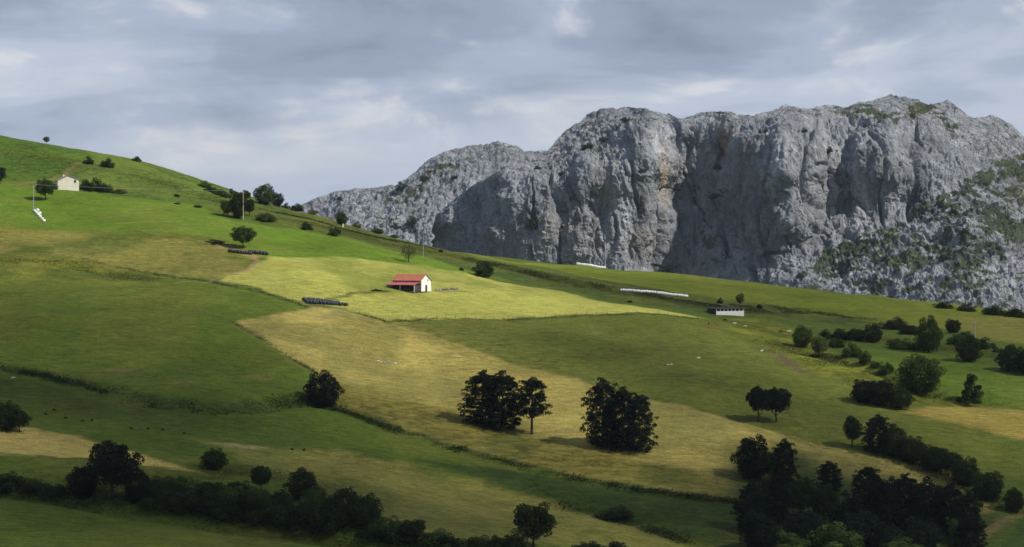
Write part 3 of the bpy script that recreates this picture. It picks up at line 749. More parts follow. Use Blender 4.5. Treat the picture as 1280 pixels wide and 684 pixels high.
def lobes_to_mesh(name, lobes, n, size, seed, up=0.25, asp=1.5):
    rng = np.random.default_rng(seed); L = np.array(lobes); area = L[:, 3] ** 2; k = rng.choice(len(L), n, p=area / area.sum())
    d = rng.normal(size=(n, 3)); d[:, 2] += up; d /= np.linalg.norm(d, axis=1, keepdims=True)
    r = L[k, 3:4] * (0.62 + 0.42 * rng.random((n, 1)) ** 0.6); pos = L[k, :3] + d * r * np.stack([np.ones(n), np.ones(n), L[k, 4]], 1)
    ok = pos[:, 2] > 0.0; pos, d, k = pos[ok], d[ok], k[ok]; n = len(pos)
    nr = d + 0.5 * rng.normal(size=(n, 3)); nr /= np.linalg.norm(nr, axis=1, keepdims=True)
    Vv, Fq = cards(rng, pos, nr, size, asp); me = np_mesh(name, Vv, Fq, False)
    lv = rng.random(len(L))[k] * 0.55 + rng.random(n) * 0.45
    vattr(me, 'leaf', np.repeat(np.repeat(lv, 4)[:, None], 3, 1)); me.materials.append(LEAF['mid']); return me


def crown(kind, seed):
    rng = random.Random(seed); L = []
    def shell(n, zc, rx, rz, s0, s1, fz, lo=0.0, j0=0.8, j1=1.1):
        for i in range(n):                                       # lobes spread evenly over the crown surface
            c_ = 1 - 2 * (i + 0.5) / n; th = i * 2.39996 + rng.uniform(-0.4, 0.4); q = math.sqrt(1 - c_ * c_); k = rng.uniform(j0, j1); z = zc + c_ * rz * k
            if z > lo: L.append((q * rx * k * math.cos(th), q * rx * k * math.sin(th), z, rng.uniform(s0, s1), fz))

    if kind in ('oak', 'thin'):
        shell(40, 0.58, 0.36, 0.30, 0.06, 0.16, 0.85, 0.20, 0.62, 1.22)
        if kind == 'oak': L += [(0.04, 0.02, 0.62, 0.24, 0.85), (0.12, 0.05, 0.52, 0.20, 0.8), (-0.12, -0.06, 0.62, 0.20, 0.9)]
        return lobes_to_mesh('crown', L, 8000 if kind == 'oak' else 2200, 0.028 if kind == 'oak' else 0.024, seed)
    if kind == 'dome':
        shell(56, 0.63, 0.40, 0.27, 0.07, 0.12, 0.75, 0.34); L += [(0, 0, 0.62, 0.34, 0.62), (0.1, 0.05, 0.58, 0.28, 0.6)]
        return lobes_to_mesh('crown', L, 8500, 0.027, seed)
    if kind == 'dense':
        shell(56, 0.48, 0.39, 0.42, 0.06, 0.14, 0.9, 0.03, 0.74, 1.14); L += [(0, 0, 0.45, 0.36, 1.05), (0, 0, 0.3, 0.36, 0.7)]
        return lobes_to_mesh('crown', L, 9000, 0.027, seed)
    if kind == 'bush':
        for i in range(44):
            th = rng.uniform(0, 6.283); rr = 0.44 * math.sqrt(rng.random()); h = rng.uniform(0.02, 0.78) * (1 - 0.45 * (rr / 0.44) ** 2) * rng.uniform(0.75, 1.1)
            L.append((rr * math.cos(th), rr * math.sin(th), h, rng.uniform(0.08, 0.17), 1.2))
        return lobes_to_mesh('crown', L, 5600, 0.034, seed)
    if kind in ('pine', 'slim'):
        lo = 0.02 if kind == 'pine' else 0.30; nl = 18 if kind == 'pine' else 13
        for i in range(nl):
            h = lo + (0.97 - lo) * i / (nl - 1); f = (h - lo) / (1 - lo)
            pr = np.interp(f, [0, 0.1, 0.3, 0.5, 0.7, 0.85, 0.95, 1], [0.34, 0.42, 0.44, 0.41, 0.33, 0.24, 0.15, 0.05] if kind == 'pine' else [0.18, 0.34, 0.42, 0.40, 0.33, 0.25, 0.17, 0.06]) * rng.uniform(0.8, 1.1)
            nb = 8 if pr > 0.2 else 4; a0 = rng.uniform(0, 6.283)
            for k in range(nb):
                th = a0 + 6.283 * k / nb + rng.uniform(-0.35, 0.35)
                for q in ((0.95, 0.62) if pr > 0.2 else (0.6,)):
                    rr = pr * q * rng.uniform(0.6, 1.2); s = rng.uniform(0.045, 0.095)
                    L.append((rr * math.cos(th), rr * math.sin(th), h + rng.uniform(-0.03, 0.03) + 0.05 * q, s, 0.42))
        return lobes_to_mesh('crown', L, 12500 if kind == 'pine' else 8000, 0.0135, seed, 0.7, 4.5)
    if kind == 'cone':
        for i in range(40):
            h = rng.random() ** 1.3 * 0.92; pr = 0.44 * (1 - h) ** 0.65 + 0.03; th = rng.uniform(0, 6.283); rr = pr * rng.uniform(0.5, 1.0)
            L.append((rr * math.cos(th), rr * math.sin(th), h, rng.uniform(0.08, 0.13), 1.1))
        return lobes_to_mesh('crown', L, 4500, 0.034, seed)


def tube(bm, a, b, r0, r1, seg=7):
    a, b = Vector(a), Vector(b); d = (b - a).normalized(); o = d.orthogonal().normalized(); p = d.cross(o); ra, rb = [], []
    for k in range(seg):
        th = 6.2832 * k / seg; w = o * math.cos(th) + p * math.sin(th); ra.append(bm.verts.new(a + w * r0)); rb.append(bm.verts.new(b + w * r1))
    for k in range(seg): bm.faces.new((ra[k], ra[(k + 1) % seg], rb[(k + 1) % seg], rb[k]))
    bm.faces.new(ra[::-1]); bm.faces.new(rb)


def bm_mesh(name, bm, mat, smooth=False):
    bmesh.ops.recalc_face_normals(bm, faces=bm.faces); me = bpy.data.meshes.new(name); bm.to_mesh(me); bm.free()
    if smooth:
        for p_ in me.polygons: p_.use_smooth = True
    me.materials.append(mat); return me


def trunk(kind, seed):
    rng = random.Random(seed); bm = bmesh.new(); top = {'pine': 0.9, 'slim': 0.92, 'bush': 0.35, 'cone': 0.7}.get(kind, 0.6); p0 = Vector((0, 0, -0.08)); r = 0.034 if kind != 'bush' else 0.03
    nseg = 5; ptz = []
    for i in range(nseg):
        p1 = Vector((rng.uniform(-0.012, 0.012), rng.uniform(-0.012, 0.012), -0.08 + (top + 0.08) * (i + 1) / nseg)); r1 = r * 0.80
        tube(bm, p0, p1, r, r1); ptz.append((p1.copy(), r1)); p0, r = p1, r1
    for i in range(8):
        q, rr = ptz[min(nseg - 1, 1 + i % (nseg - 1))]; th = i * 2.4 + rng.uniform(-0.3, 0.3); ln = rng.uniform(0.2, 0.34); e = q + Vector((math.cos(th) * ln, math.sin(th) * ln, rng.uniform(0.04, 0.2)))
        tube(bm, q, e, rr * 0.55, rr * 0.15, 5)
    return bm_mesh('trunk', bm, BARK, True)


PROTO = {}
for kind, nv in (('oak', 4), ('dense', 3), ('bush', 4), ('pine', 3), ('slim', 2), ('cone', 1), ('thin', 2), ('dome', 2)):
    PROTO[kind] = [(crown(kind, 900 + 31 * i + len(kind)), trunk(kind, 40 + i)) for i in range(nv)]
NAMES = {'oak': 'broadleaf_tree', 'dense': 'round_tree', 'bush': 'bush', 'pine': 'pine_tree', 'slim': 'pine_tree', 'cone': 'conical_tree', 'thin': 'broadleaf_tree', 'dome': 'broadleaf_tree'}
_cnt = [0]


def plant(u, v, w, h, kind, tone, label, group=None, where=None, sink=0.25, cat=None):
    p = at(u, v) if where is None else np.array(where); i = _cnt[0]; _cnt[0] += 1; rng = random.Random(7000 + i)
    m = p[1] / FPX; W, Hh = w * m * 1.06, h * m * 1.04; cr, tk = PROTO[kind][i % len(PROTO[kind])]; rz = rng.uniform(0, 6.28)
    root = empty(NAMES[kind], (p[0], p[1], p[2] - sink), rz)
    tag(root, label, cat or ('bush' if kind == 'bush' else 'tree'), group)
    o = link('crown', cr, root); o.scale = (W, W * rng.uniform(0.85, 1.0), Hh); o.material_slots[0].link = 'OBJECT'; o.material_slots[0].material = LEAF[tone]
    k = link('trunk', tk, root); k.scale = (Hh * 0.9, Hh * 0.9, Hh) if kind != 'bush' else (W * .8, W * .8, Hh)
    return root


# upper hill
plant(58, 177, 9, 10, 'oak', 'light', 'tiny solitary tree standing on the grassy skyline of the hill')
plant(110, 205, 13, 11, 'bush', 'dark', 'rounder of two dark bushes on the slope above the white farmhouse')
plant(133, 209, 19, 13, 'bush', 'dark', 'wider of two dark bushes on the slope above the white farmhouse')
plant(171, 202, 13, 9, 'bush', 'mid', 'low green bush alone on the skyline above the white farmhouse')
plant(107, 237, 18, 17, 'bush', 'dark', 'dark bush touching the gable end of the white farmhouse')
plant(122, 239, 26, 18, 'bush', 'dark', 'broad dark bush in the hedge running from the white farmhouse')
plant(137, 240, 16, 11, 'bush', 'mid', 'small green bush ending the hedge beside the white farmhouse')
plant(149, 241, 22, 7, 'bush', 'olive', 'low olive scrub trailing off the farmhouse hedge')
plant(57, 250, 27, 28, 'oak', 'mid', 'leafy green tree below the white farmhouse and behind the utility pole')
plant(0, 230, 16, 22, 'oak', 'dark', 'dark brownish tree at the foot of the bracken slope')
plant(221, 246, 10, 5, 'bush', 'dark', 'small dark shrub alone in the pasture', 'small dark shrubs in the upper pasture')
plant(222, 255, 9, 3, 'bush', 'dark', 'small dark shrub alone in the pasture', 'small dark shrubs in the upper pasture')
plant(247, 259, 12, 4, 'bush', 'dark', 'small dark shrub alone in the pasture', 'small dark shrubs in the upper pasture')
for u, v, w, h in ((255, 234, 17, 9), (264, 240, 18, 10), (274, 244, 18, 11), (282, 247, 16, 9)):
    plant(u, v, w, h, 'bush', 'mid', 'green bush in the row on the hill brow above the tall pole', 'bushes on the hill brow')
plant(284, 271, 21, 22, 'oak', 'mid', 'paler green tree in the clump behind the tall utility pole')
plant(297, 273, 22, 35, 'dense', 'dark', 'tallest dark tree in the clump behind the tall utility pole')
plant(312, 270, 17, 22, 'oak', 'dark', 'shorter dark tree in the clump behind the tall utility pole')
plant(331, 276, 28, 13, 'bush', 'mid', 'wide low bush beside the clump at the tall utility pole')
plant(289, 244, 6, 9, 'oak', 'dark', 'small dark sapling poking above the brow bushes')
plant(307, 252, 15, 15, 'oak', 'mid', 'small green tree on the skyline next to the broad skyline tree')
plant(331, 256, 32, 27, 'dense', 'mid', 'broadest tree on the skyline, full green dome')
plant(347, 258, 19, 17, 'dense', 'dark', 'darker tree leaning against the broad skyline dome tree')
plant(358, 260, 12, 8, 'bush', 'dark', 'dark bush on the skyline where the hill meets the rocky ridge', 'skyline bushes by the rocky ridge')
plant(369, 262, 22, 11, 'bush', 'dark', 'dark bush on the skyline where the hill meets the rocky ridge', 'skyline bushes by the rocky ridge')
plant(390, 267, 14, 8, 'bush', 'light', 'pale green bush on the crest in front of the rocky ridge')
plant(304, 310, 34, 29, 'oak', 'mid', 'spreading tree standing over the black silage bales')
plant(268, 304, 26, 6, 'bush', 'dark', 'low dark scrub beside the track near the spreading tree')
plant(384, 287, 17, 12, 'bush', 'dark', 'dark bush alone at the top edge of the bright pasture')
plant(418, 295, 19, 17, 'bush', 'mid', 'bushy green tree at the edge of the pasture beside the white post')
plant(427, 281, 17, 16, 'dense', 'mid', 'round green tree on the crest above the white post')
plant(446, 281, 14, 9, 'bush', 'light', 'pale bush on the crest in front of grey scree')
plant(470, 287, 18, 7, 'bush', 'mid', 'low bush on the crest below the scree', 'low crest bushes below the scree')
plant(492, 294, 14, 6, 'bush', 'mid', 'low bush on the crest below the scree', 'low crest bushes below the scree')
plant(511, 328, 21, 26, 'thin', 'bare', 'thin airy tree alone on the pasture above the red roofed barn')
plant(605, 347, 27, 20, 'dense', 'dark', 'compact dark bush tree at the corner of the yellow field')
plant(577, 338, 7, 5, 'bush', 'dark', 'tiny dark shrub near the compact dark bush tree')
plant(551, 315, 6, 5, 'bush', 'dark', 'tiny dark shrub on the crest under the cliff')
plant(787, 378, 8, 4, 'bush', 'dark', 'tiny dark shrub below the row of white bales')
plant(900, 379, 8, 8, 'bush', 'dark', 'small dark bush behind the dark gable of the long shed')
plant(925, 382, 14, 16, 'oak', 'olive', 'brownish tree behind the white wall of the long shed')
plant(949, 385, 9, 7, 'bush', 'dark', 'small dark bush in the rough strip past the long shed')
# hedged corner
HL = 'hedged corner shrubs'
plant(1003, 434, 26, 29, 'dense', 'mid', 'round grey green tree at the end of the hedge near the grazing cows')
plant(1024, 447, 24, 28, 'oak', 'light', 'light green bushy tree just below the round hedge end tree')
plant(1032, 424, 20, 15, 'bush', 'dark', 'dark bush of the clipped hedge above the vivid green field', HL)
plant(1050, 424, 26, 18, 'bush', 'dark', 'dark bush of the clipped hedge above the vivid green field', HL)
plant(1070, 425, 28, 19, 'bush', 'dark', 'dark bush of the clipped hedge above the vivid green field', HL)
plant(1091, 428, 26, 23, 'dense', 'dark', 'dark bush of the clipped hedge above the vivid green field', HL)
plant(1116, 412, 36, 18, 'bush', 'dark', 'wide dark bush highest up in the hedged corner against the crest meadow')
plant(1137, 418, 28, 16, 'bush', 'dark', 'dark bush between the wide highest bush and the tall hedge tree')
plant(1161, 441, 33, 44, 'dense', 'mid', 'tallest dense tree rising over the vivid green field')
plant(1146, 438, 22, 18, 'bush', 'dark', 'dark bush hugging the foot of the tallest hedge tree')
plant(1191, 416, 23, 18, 'dense', 'dark', 'dark round tree behind the tallest hedge tree, near the thin pole')
plant(1196, 431, 26, 18, 'bush', 'mid', 'green bush in the tangle below the thin pole', 'tangle of bushes below the thin pole')
plant(1208, 426, 24, 16, 'bush', 'mid', 'green bush in the tangle below the thin pole', 'tangle of bushes below the thin pole')
plant(1231, 436, 28, 16, 'bush', 'dark', 'green bush in the tangle below the thin pole', 'tangle of bushes below the thin pole')
plant(1211, 452, 35, 31, 'dense', 'dark', 'dark round tree on the upper edge of the vivid green field')
plant(1248, 440, 14, 8, 'bush', 'mid', 'small bush along the hedge past the thin pole', 'small hedge bushes past the thin pole')
plant(1264, 438, 14, 11, 'bush', 'mid', 'small bush along the hedge past the thin pole', 'small hedge bushes past the thin pole')
plant(1262, 464, 34, 30, 'dense', 'dark', 'dark tree massed at the far end of the vivid field hedge', 'dark trees massed at the vivid field end')
plant(1284, 468, 36, 36, 'dense', 'dark', 'dark tree massed at the far end of the vivid field hedge', 'dark trees massed at the vivid field end')
plant(1125, 436, 34, 18, 'bush', 'mid', 'hazy green scrub bush filling the hedge above the vivid field')
LB = 'lower hedge bushes beside the vivid field'
for u, v, w, h in ((1046, 434, 24, 15), (1066, 446, 24, 20), (1082, 454, 20, 18), (1107, 467, 22, 20), (1094, 460, 14, 12)):
    plant(u, v, w, h, 'bush', 'mid', 'green bush in the sloping hedge that drops to the big rounded tree', LB)
plant(1150, 490, 58, 48, 'dense', 'mid', 'big rounded green tree at the lower corner of the vivid field')
plant(1215, 503, 35, 34, 'cone', 'dark', 'conical dark tree standing alone in the vivid field')
plant(1080, 503, 38, 30, 'dense', 'black', 'dark dome of the three grown together below the big rounded tree', 'three merged dark domes')
plant(1101, 507, 38, 34, 'dense', 'black', 'dark dome of the three grown together below the big rounded tree', 'three merged dark domes')
plant(1125, 511, 34, 27, 'dense', 'dark', 'greener end dome of the three merged trees')
# mid slope trees
plant(948, 528, 34, 46, 'dome', 'black', 'slightly narrower of the twin dark trees on the olive pasture')
plant(970, 528, 40, 45, 'dome', 'black', 'slightly wider of the twin dark trees on the olive pasture')
plant(403, 509, 48, 44, 'dense', 'black', 'round near black tree at the corner where banks meet')
plant(603, 531, 60, 64, 'pine', 'black', 'shorter dark pine in the dense pair beside the slender lone pine', 'dense pair of pines')
plant(628, 536, 62, 68, 'pine', 'black', 'taller dark pine in the dense pair beside the slender lone pine', 'dense pair of pines')
plant(665, 543, 56, 66, 'slim', 'black', 'slender lone pine with bare trunk next to the dense pair')
plant(754, 558, 60, 80, 'pine', 'black', 'tallest dark pine in the tight row of three on the hay field', 'row of three pines')
plant(778, 563, 56, 74, 'pine', 'black', 'middle dark pine in the tight row of three on the hay field', 'row of three pines')
plant(799, 565, 46, 66, 'pine', 'black', 'shortest dark pine in the tight row of three on the hay field', 'row of three pines')
# wood in the valley corner
plant(1065, 559, 27, 40, 'oak', 'dark', 'lighter green upright tree standing clear above the diagonal tree line')
DG = 'diagonal line of trees'
DL = {'pine': 'ragged dark pine heading the diagonal tree line down the olive pasture', 'dense': 'rounded dark tree in the diagonal line down the olive pasture', 'oak': 'spreading open tree in the diagonal line down the olive pasture'}
for u, v, w, h, k in ((1097, 565, 44, 44, 'pine'), (1118, 570, 38, 38, 'dense'), (1140, 578, 40, 34, 'dense'), (1168, 588, 46, 32, 'dense'), (1186, 596, 40, 34, 'oak'), (1206, 606, 44, 36, 'dense')):
    plant(u, v, w, h, k, 'dark' if k != 'pine' else 'black', DL[k], DG)
plant(1235, 624, 46, 36, 'dense', 'dark', 'rounded tree ending the diagonal tree line')
plant(1268, 640, 30, 30, 'dense', 'dark', 'small round tree apart beyond the diagonal tree line')
plant(941, 600, 52, 58, 'dense', 'black', 'broad black tree topping the wood at the hay field edge')
plant(980, 606, 42, 54, 'pine', 'black', 'pointed dark pine behind the pale tree of the wood')
plant(963, 603, 27, 38, 'oak', 'mid', 'paler green tree tucked between dark crowns of the wood')
plant(1036, 614, 38, 36, 'pine', 'black', 'dark pine apart in the clearing of the wood')
WG, WLB = 'dark trees of the valley wood', {'pine': 'ragged near black pine in the thick of the valley wood', 'dense': 'rounded near black tree in the thick of the valley wood', 'oak': 'greener spreading tree in the thick of the valley wood'}
for u, v, w, h, k in ((940, 664, 48, 60, 'pine'), (968, 656, 50, 56, 'dense'), (1000, 650, 50, 54, 'oak'), (1030, 655, 44, 50, 'oak'), (1084, 655, 56, 66, 'pine'), (1106, 660, 56, 66, 'dense'), (1132, 658, 54, 62, 'pine'), (1160, 664, 54, 64, 'dense'),
                      (1188, 670, 54, 62, 'pine'), (1210, 680, 44, 62, 'pine'), (1060, 668, 50, 42, 'dense'), (950, 690, 50, 52, 'dense'), (1005, 682, 60, 46, 'dense'), (1075, 686, 64, 46, 'dense'), (1150, 690, 60, 44, 'dense'), (1100, 690, 50, 40, 'dense'), (1215, 694, 40, 48, 'pine')):
    plant(u, v, w, h, k, 'black' if k != 'oak' else 'dark', WLB[k], WG)
BG, BLB = 'greener bushes at the foot of the wood', 'green rounded bush at the foot of the valley wood'
for u, v, w, h in ((978, 692, 70, 34), (1050, 694, 84, 48), (1129, 694, 62, 32)):
    plant(u, v, w, h, 'bush', 'mid', BLB, BG)
plant(1193, 690, 25, 40, 'cone', 'mid', 'light green pointed tree in front of the valley wood')
# lower left
plant(8, 538, 36, 38, 'dense', 'dark', 'dark rounded tree above the mown straw strip', 'pair of rounded trees above the straw strip')
plant(24, 540, 32, 30, 'oak', 'dark', 'dark rounded tree above the mown straw strip', 'pair of rounded trees above the straw strip')
plant(140, 624, 78, 74, 'oak', 'black', 'largest dark tree, rising from the hedgerow over the straw strip')
plant(104, 622, 46, 42, 'dense', 'black', 'squat dark tree leaning on the largest hedgerow tree')
plant(172, 628, 40, 40, 'dense', 'black', 'dark shoulder tree between the largest tree and the long hedgerow')
plant(268, 587, 34, 28, 'dense', 'dark', 'dark bushy tree alone below the pale grass bank')
plant(326, 613, 30, 32, 'oak', 'dark', 'upright dark tree above the long hedgerow')
plant(378, 626, 46, 40, 'dense', 'dark', 'round dark tree above the long hedgerow, beside the upright one')
HW, HWL = 'long hedgerow bushes', 'dark bush of the long hedgerow above the lowest meadow'
for u, v, w, h, k in ((-8, 612, 40, 26, 'bush'), (18, 612, 44, 27, 'bush'), (44, 615, 40, 22, 'bush'), (68, 619, 36, 18, 'bush'), (200, 636, 48, 34, 'bush'), (228, 638, 46, 36, 'bush'), (254, 642, 44, 34, 'bush'), (282, 645, 50, 36, 'bush'), (310, 652, 52, 36, 'bush'),
                      (340, 656, 50, 38, 'bush'), (372, 660, 54, 38, 'bush'), (404, 664, 54, 42, 'bush'), (430, 655, 54, 48, 'dense'), (455, 660, 50, 44, 'dense'), (470, 672, 50, 30, 'bush'), (500, 678, 46, 26, 'bush'), (530, 684, 44, 24, 'bush'), (565, 688, 50, 26, 'bush'), (596, 690, 44, 26, 'bush')):
    plant(u, v, w, h, k, 'dark', HWL if k == 'bush' else 'taller tree like mound in the long hedgerow above the lowest meadow', HW)
for i, (u, v, w, h) in enumerate(((192, 622, 44, 34), (216, 624, 46, 30), (240, 627, 44, 34), (264, 630, 46, 30), (290, 636, 46, 36), (318, 641, 48, 32), (346, 643, 46, 34), (392, 645, 48, 36), (484, 668, 44, 30), (516, 676, 40, 28), (546, 682, 40, 26))):
    plant(u, v, w, h, ('bush', 'oak', 'bush', 'dense')[i % 4], ('dark', 'mid', 'mid')[i % 3], ('dark', 'mid', 'mid')[i % 3] == 'mid' and 'lighter green shrub in the thick back row of the long hedgerow' or 'dark shrub in the thick back row of the long hedgerow', 'back row of the long hedgerow', cat='bush')
plant(300, 614, 30, 18, 'bush', 'dark', 'low bush on the bank between the two trees above the hedgerow', 'bank bushes above the hedgerow')
plant(350, 628, 30, 20, 'bush', 'dark', 'low bush on the bank between the two trees above the hedgerow', 'bank bushes above the hedgerow')
plant(667, 684, 60, 56, 'oak', 'dark', 'open crowned tree standing above the lowest bushes in the valley bottom')
plant(640, 688, 40, 30, 'bush', 'dark', 'dark bush under the open crowned tree', 'bushes under the open crowned tree')
plant(615, 686, 40, 24, 'bush', 'dark', 'dark bush under the open crowned tree', 'bushes under the open crowned tree')
plant(735, 690, 40, 18, 'bush', 'dark', 'low bush peeping up at the valley bottom', 'low valley bottom bushes')
plant(772, 692, 44, 18, 'bush', 'dark', 'low bush peeping up at the valley bottom', 'low valley bottom bushes')
plant(770, 647, 46, 18, 'bush', 'dark', 'spreading shrub on the dark grass below the hay field')
for u, v in ((57, 518), (82, 523), (104, 527), (115, 526), (164, 536), (185, 536), (203, 538), (68, 513), (230, 542), (365, 562), (380, 563)):
    plant(u, v, 5, 4, 'bush', 'dark', 'dark gorse tussock dotting the shaded lower slope', 'gorse tussocks on the lower slope')
# scrub on the rock
for u, v, w, h in ((735, 191, 19, 11), (785, 157, 13, 10), (757, 183, 14, 8), (664, 285, 20, 18), (702, 222, 10, 9), (672, 215, 10, 8), (898, 210, 14, 9), (1004, 170, 8, 7), (1036, 190, 9, 12), (960, 170, 8, 7), (900, 252, 16, 10), (872, 240, 14, 9), (1193, 268, 12, 10), (1207, 300, 13, 12), (1180, 330, 14, 14)):
    plant(u, v, w, h, 'bush', 'dark', 'dark shrub rooted on the limestone cliffs', 'shrubs on the limestone cliffs', mountain_point(u, v), 1.0)
for u, v, w, h in ((505, 245, 18, 12), (535, 236, 14, 10), (427, 257, 7, 8), (518, 288, 18, 16), (497, 292, 14, 10), (600, 235, 10, 7), (570, 230, 9, 6)):
    plant(u, v, w, h, 'bush', 'dark', 'dark shrub growing on the pale rocky ridge', 'shrubs on the rocky ridge', ridge_point(u, v), 1.0)
for u, v, w, h in ((1180, 382, 26, 10), (1210, 386, 26, 12), (1240, 390, 30, 14), (1268, 393, 30, 14), (1296, 396, 30, 12)):
    plant(u, v + 3, w, h, 'bush', 'dark', 'dark bush along the crest at the foot of the scrubby spur', 'bushes at the foot of the spur', at(u, v + 3) * np.array([1, 1, 1]))


# ------------------------------------------------------------------ rough growth nobody could count
def scrub(name, label, lines, hgt, size, per_m, tone, seed, asp=1.8):
    rng = np.random.default_rng(seed); Ps, Ns = [], []
    for px, wd in lines:
        ln = wl(px); seg = np.linalg.norm(np.diff(ln, axis=0), axis=1); tot = seg.sum(); n = int(tot * per_m); s = np.sort(rng.random(n)) * tot; cum = np.concatenate([[0], np.cumsum(seg)])
        x = np.interp(s, cum, ln[:, 0]); y = np.interp(s, cum, ln[:, 1]); off = rng.normal(size=(n, 2)) * wd * 0.5; x += off[:, 0]; y += off[:, 1]
        k = fbm(x / 9, y / 9, o=3, s=seed); ok = k > -0.45 + 0.55 * rng.random(n); x, y, k = x[ok], y[ok], k[ok]; n = len(x)
        z = height(x, y) + rng.random(n) * hgt * np.clip(0.5 + k * 1.6, 0.15, 1.4); Ps.append(np.stack([x, y, z], -1))
    Pp = np.concatenate(Ps); n = len(Pp); nr = rng.normal(size=(n, 3)); nr[:, 2] = np.abs(nr[:, 2]) + 2.0; nr /= np.linalg.norm(nr, axis=1, keepdims=True)
    Vv, Fq = cards(rng, Pp, nr, size, asp); me = np_mesh(name, Vv, Fq); lv = rng.random(n); vattr(me, 'leaf', np.repeat(np.repeat(lv, 4)[:, None], 3, 1))
    o = link(name, me, None, LEAF[tone]); tag(o, label, 'undergrowth', kind='stuff'); return o


scrub('bramble_bank', 'dark bramble growth along the field banks', [([(0, 459), (60, 470), (130, 491)], 2.0), ([(130, 491), (190, 503), (250, 512), (330, 510), (396, 500)], 5), 
      ([(405, 508), (470, 530), (520, 546), (660, 586), (800, 613), (930, 629)], 2.5), ([(700, 630), (770, 650), (860, 678)], 3), ([(560, 318), (640, 336), (760, 362), (900, 386), (1000, 388), (1100, 402)], 6), ([(330, 262), (420, 284), (520, 306), (570, 318)], 4),
      ([(1010, 440), (1080, 460), (1120, 476), (1170, 498)], 4), ([(1000, 640), (1100, 670), (1200, 690)], 14), ([(0, 612), (120, 626), (300, 652), (470, 674), (560, 688)], 7), ([(466, 364), (488, 364)], 0.8),
      ([(1096, 566), (1140, 580), (1200, 605), (1260, 640)], 7), ([(930, 600), (960, 605), (1000, 625)], 10)], 0.5, 0.32, 55, 'dark', 61)
scrub('hedge_growth', 'thin broken strip of rank growth under the field fences', [([(292, 404), (340, 432), (398, 468)], 0.5), ([(60, 328), (100, 325), (170, 338), (270, 354), (384, 384)], 0.6), ([(440, 389), (482, 402), (640, 400), (872, 399)], 0.35)], 0.35, 0.28, 9, 'mid', 63)
scrub('bracken_growth', 'olive bracken and rank grass on the rough strips', [([(330, 268), (420, 288), (520, 310), (640, 338), (760, 364), (900, 388), (1010, 400)], 12), ([(0, 185), (60, 200), (110, 212)], 22), ([(160, 215), (240, 240), (320, 262)], 16),
      ([(1100, 424), (1180, 436), (1260, 448)], 9), ([(960, 425), (1030, 455), (1110, 485)], 10), ([(0, 326), (100, 334), (200, 350)], 10), ([(230, 590), (330, 590), (420, 615)], 10)], 0.14, 0.26, 130, 'olive', 62)

# ------------------------------------------------------------------ buildings and farm things
WHITE = simple_mat('white_render', (0.78, 0.76, 0.72), 0.85, 0.07, 0.8); CREAM = simple_mat('cream_render', (0.74, 0.70, 0.60), 0.9, 0.08, 0.6)
GREYW = simple_mat('grey_wall', (0.42, 0.40, 0.42), 0.9, 0.12, 1.0); TILE = simple_mat('red_tile', (0.37, 0.130, 0.082), 0.9, 0.32, 1.4); PINK = simple_mat('faded_red_sheet', (0.36, 0.105, 0.115), 0.75, 0.18, 1.2)
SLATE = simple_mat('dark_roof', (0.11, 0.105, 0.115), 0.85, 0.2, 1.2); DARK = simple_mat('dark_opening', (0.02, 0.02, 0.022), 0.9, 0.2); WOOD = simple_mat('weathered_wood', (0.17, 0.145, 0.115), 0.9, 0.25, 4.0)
CONC = simple_mat('concrete', (0.42, 0.42, 0.41), 0.9, 0.12, 2.0); STEEL = simple_mat('grey_wire', (0.40, 0.40, 0.40), 0.6, 0.1); GLASS = simple_mat('window_glass', (0.03, 0.035, 0.045), 0.15, 0.1, 1.0, 0.5)
STONE = simple_mat('field_stone', (0.27, 0.25, 0.22), 0.95, 0.3, 2.0); WRAPW = simple_mat('white_wrap', (0.80, 0.80, 0.80), 0.45, 0.05, 3.0, 0.4, 0.3); WRAPB = simple_mat('black_wrap', (0.030, 0.033, 0.042), 0.32, 0.3, 3.0, 0.5, 0.3)
ROOFB = simple_mat('house_roof', (0.28, 0.25, 0.23), 0.9, 0.15, 1.2); DARKW = simple_mat('dark_wall', (0.06, 0.05, 0.05), 0.9, 0.2, 2.0)  # one dark colour for the lean-to walls and the shed gable


def box(bm, x0, x1, y0, y1, z0, z1):
    vs = [bm.verts.new((x, y, z)) for z in (z0, z1) for y in (y0, y1) for x in (x0, x1)]
    for f in ((0, 1, 3, 2), (4, 6, 7, 5), (0, 4, 5, 1), (2, 3, 7, 6), (0, 2, 6, 4), (1, 5, 7, 3)): bm.faces.new([vs[i] for i in f])


def boxo(name, par, mat, *b):
    bm = bmesh.new(); box(bm, *b); return link(name, bm_mesh(name, bm, mat), par)


def prism(bm, prof, x0, x1, flip=False):
    """profile in (y, z) pushed along x"""
    a = [bm.verts.new((x0, y, z)) for y, z in prof]; b = [bm.verts.new((x1, y, z)) for y, z in prof]; n = len(prof)
    for i in range(n): bm.faces.new((a[i], a[(i + 1) % n], b[(i + 1) % n], b[i]))
    bm.faces.new(a[::-1]); bm.faces.new(b)


def slab(name, par, mat, x0, x1, y0, z0, y1, z1, th, ribs=0):
    """sloping roof sheet from (y0,z0) to (y1,z1); ribs = raised seams/tile courses"""
    bm = bmesh.new(); prism(bm, [(y0, z0), (y1, z1), (y1, z1 + th), (y0, z0 + th)], x0, x1); o = link(name, bm_mesh(name, bm, mat), par)
    if ribs:
        rb = bmesh.new()
        for k in range(ribs):
            x = x0 + (x1 - x0) * (k + 0.5) / ribs; tube(rb, (x, y0 * 0.999, z0 + th), (x, y1, z1 + th), 0.075, 0.075, 6)
        r_ = link('tile_row', bm_mesh('tile_row', rb, mat), o); r_['kind'] = 'stuff'
    return o


